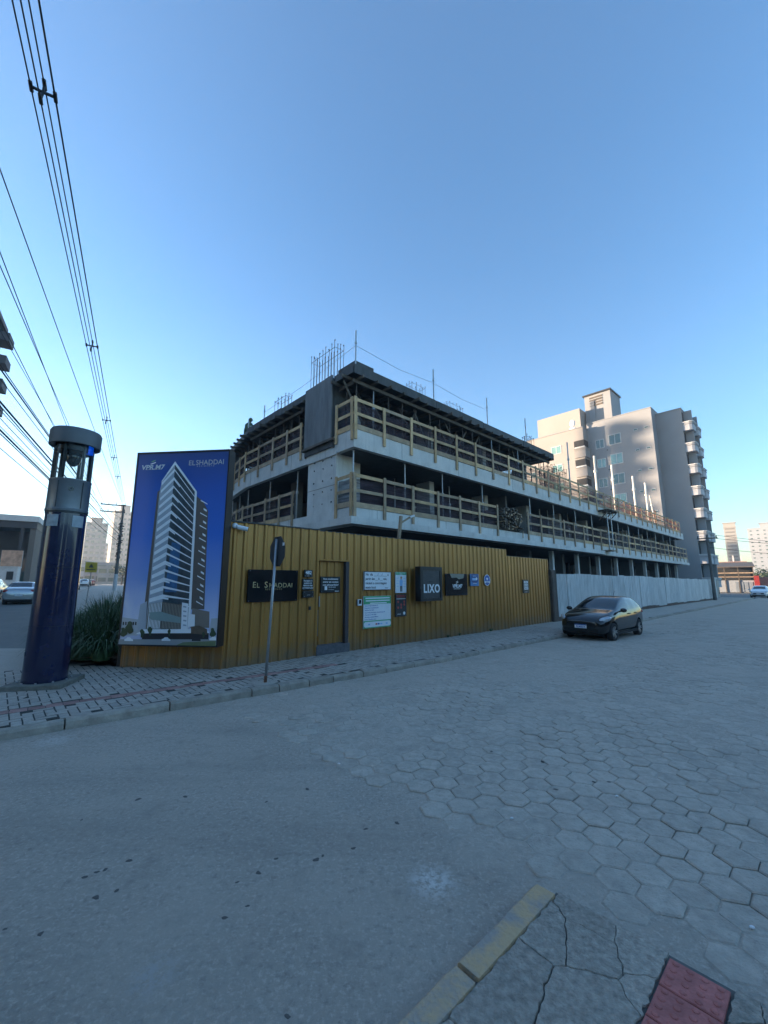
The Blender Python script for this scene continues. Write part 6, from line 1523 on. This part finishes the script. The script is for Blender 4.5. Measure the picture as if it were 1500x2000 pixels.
for (x, y, hz, ox, r_) in LL:
    g = gnd(x, y, hz); a = PV+Nv*ox+Vector((0,0,0)); a.z = min(top+.1, hz+0.9) if hz > 8.8 else PV.z+hz-0.6
    e = a+(g-a)*1.35; e.z = g.z+0.25
    wire(a, e, 0.3, r_, 'dark overhead service cable running left from the utility pole')
# yellow sign
YS = street_pt(168, 1179, SW); ys_ = thing('yellow_sign', 'yellow square warning sign with black symbol on thin pole', 'road sign', YS, face(YS)+0.1)
dY = YS.y; zc = at_y(178, 1108, dY).z-YS.z; MB().cyl((0,0,0), (0.1,0,zc+.2), 0.03, 8).build('pole', M_steel, ys_); MB().box(-0.28, 0.36, -0.045, -0.03, zc-0.33, zc+0.33).build('plate', mat('sign_yellow', (0.62, 0.42, 0.03), .5), ys_)
flat(ys_, [(-0.1, zc-.02), (0.18, zc-.02), (0.12, zc+.1), (0.07, zc+.2), (0.01, zc+.2), (-0.04, zc+.1)], M_black, -0.046); lines(ys_, [(-0.2, 0.28, zc-.18, zc-.12)], M_black, -0.047)

# street bits: dark mud clods, pale pebbles
clods = [(165,1712),(190,1702),(205,1697),(253,1680),(188,1751),(228,1738),(10,1813),(80,1822),(463,1722),(505,1703),(540,1676),(618,1678),(690,1656),(440,1791),(483,1768),(362,1555),(1190,1530),(1060,1490),(715,1618),(562,1983),(270,1560),(520,1565),(160,1600),(840,1480),(1160,1530),(960,1470),(600,1540),(1085,1545),(775,1606),(630,1670)]
r5 = random.Random(11)
for k, (x, y) in enumerate(clods):
    g = gnd(x, y, 0.004); s_, d_ = fsd(g); z = 0.0 if s_ < -0.85 else 0.017; R_ = r5.uniform(0.009, 0.021)
    n = 9; prof = [R_*r5.uniform(.6, 1.2) for _ in range(n)]; mb = MB()
    mb.v = [(prof[i]*1.5*math.cos(2*PI*i/n), prof[i]*math.sin(2*PI*i/n), 0) for i in range(n)]+[(prof[i]*.7*1.5*math.cos(2*PI*i/n), prof[i]*.7*math.sin(2*PI*i/n), R_*.2) for i in range(n)]
    mb.f = [tuple(range(n, 2*n))]+[(i, (i+1)%n, n+(i+1)%n, n+i) for i in range(n)]
    tag(mb.build('mud_clod', mat('mud', (0.12, 0.105, 0.094), .95, var=.3), None, loc=(g.x, g.y, z), rz=r5.uniform(0, 3)), 'small flattened dark mud clod on the road', 'mud clod', 'mud clods on the road')
for (x, y) in ((662, 1496), (1000, 1604), (1470, 1820), (1205, 1560)):
    g = gnd(x, y); mb = ell(MB(), (0,0,0.006), (0.016, 0.011, 0.008), 7, 5); tag(mb.build('pebble', M_white, None, loc=(g.x, g.y, 0.017)), 'tiny pale pebble lying on the pavers', 'pebble', 'pebbles on the pavers')

# houses across the side street, behind the viewpoint
for k, (s_, d_, w, dp, h, m_) in enumerate(((-26, -26, 13, 11, 6, M_plaster), (-9, -24, 14, 10, 5.5, M_wood_old), (8, -24, 14, 10, 5.5, M_plaster2), (25, -25, 16, 10, 6, M_block), (44, -24, 16, 11, 6, M_plaster2))):
    t = thing('house', ('grey gabled', 'brown timber clad', 'low beige', 'tall dark block', 'wide beige')[k]+' house across the side street from the fence', 'house', fpt(s_, d_, 0), ROT)
    MB().box(-w/2, w/2, -dp, 0, -0.1, h).build('wall', m_, t); MB().box(-w/2-.5, w/2+.5, -dp-.5, .5, h, h+.35).build('roof', M_wood_dark, t)
    for x in (-w*.3, 0, w*.3):
        for z in (0.9, 3.4): MB().box(x-.9, x+.9, -.02, .06, z, z+1.5).build('window', M_winglass, t)

# air: thin haze over the whole town
hz = MB().box(-320, 320, -70, 420, -1.4, 48).build('haze', None); tag(hz, kind='stuff')
hm_ = bpy.data.materials.new('haze_air'); hm_.use_nodes = True; nt = hm_.node_tree; nt.nodes.remove(nt.nodes['Principled BSDF']); pv = nt.nodes.new('ShaderNodeVolumePrincipled'); pv.inputs['Density'].default_value = 0.0008; pv.inputs['Color'].default_value = (0.9, 0.93, 0.96, 1); pv.inputs['Anisotropy'].default_value = 0.2
nt.links.new(pv.outputs[0], nt.nodes['Material Output'].inputs['Volume']); hz.data.materials.append(hm_)
scene.cycles.volume_bounces = 0
import math
F=805.;H=138.;P=math.atan(H/F);CH=1.95
def ray(x,y):
    dx=x-750;dy=y-1000
    return (dx,F*math.cos(P)+dy*math.sin(P),F*math.sin(P)-dy*math.cos(P))
def g(x,y,z=0.):
    r=ray(x,y);t=(z-CH)/r[2];return (round(r[0]*t,2),round(r[1]*t,2))
def atY(x,y,Y):
    r=ray(x,y);t=Y/r[1];return (round(r[0]*t,2),Y,round(CH+r[2]*t,2))
az=math.atan(880/816.7)
R=(math.sin(az),math.cos(az));L=(-R[1],R[0])
def line(x,y,o,d):  # intersect vertical plane through o dir d -> s, z
    r=ray(x,y);# t*r=o+s*d
    det=r[0]*(-d[1])+d[0]*r[1]
    t=(o[0]*(-d[1])+d[0]*o[1])/det
    s=(r[0]*t-o[0])*d[0]+(r[1]*t-o[1])*d[1]
    return (round(s,2),round(CH+r[2]*t,2))
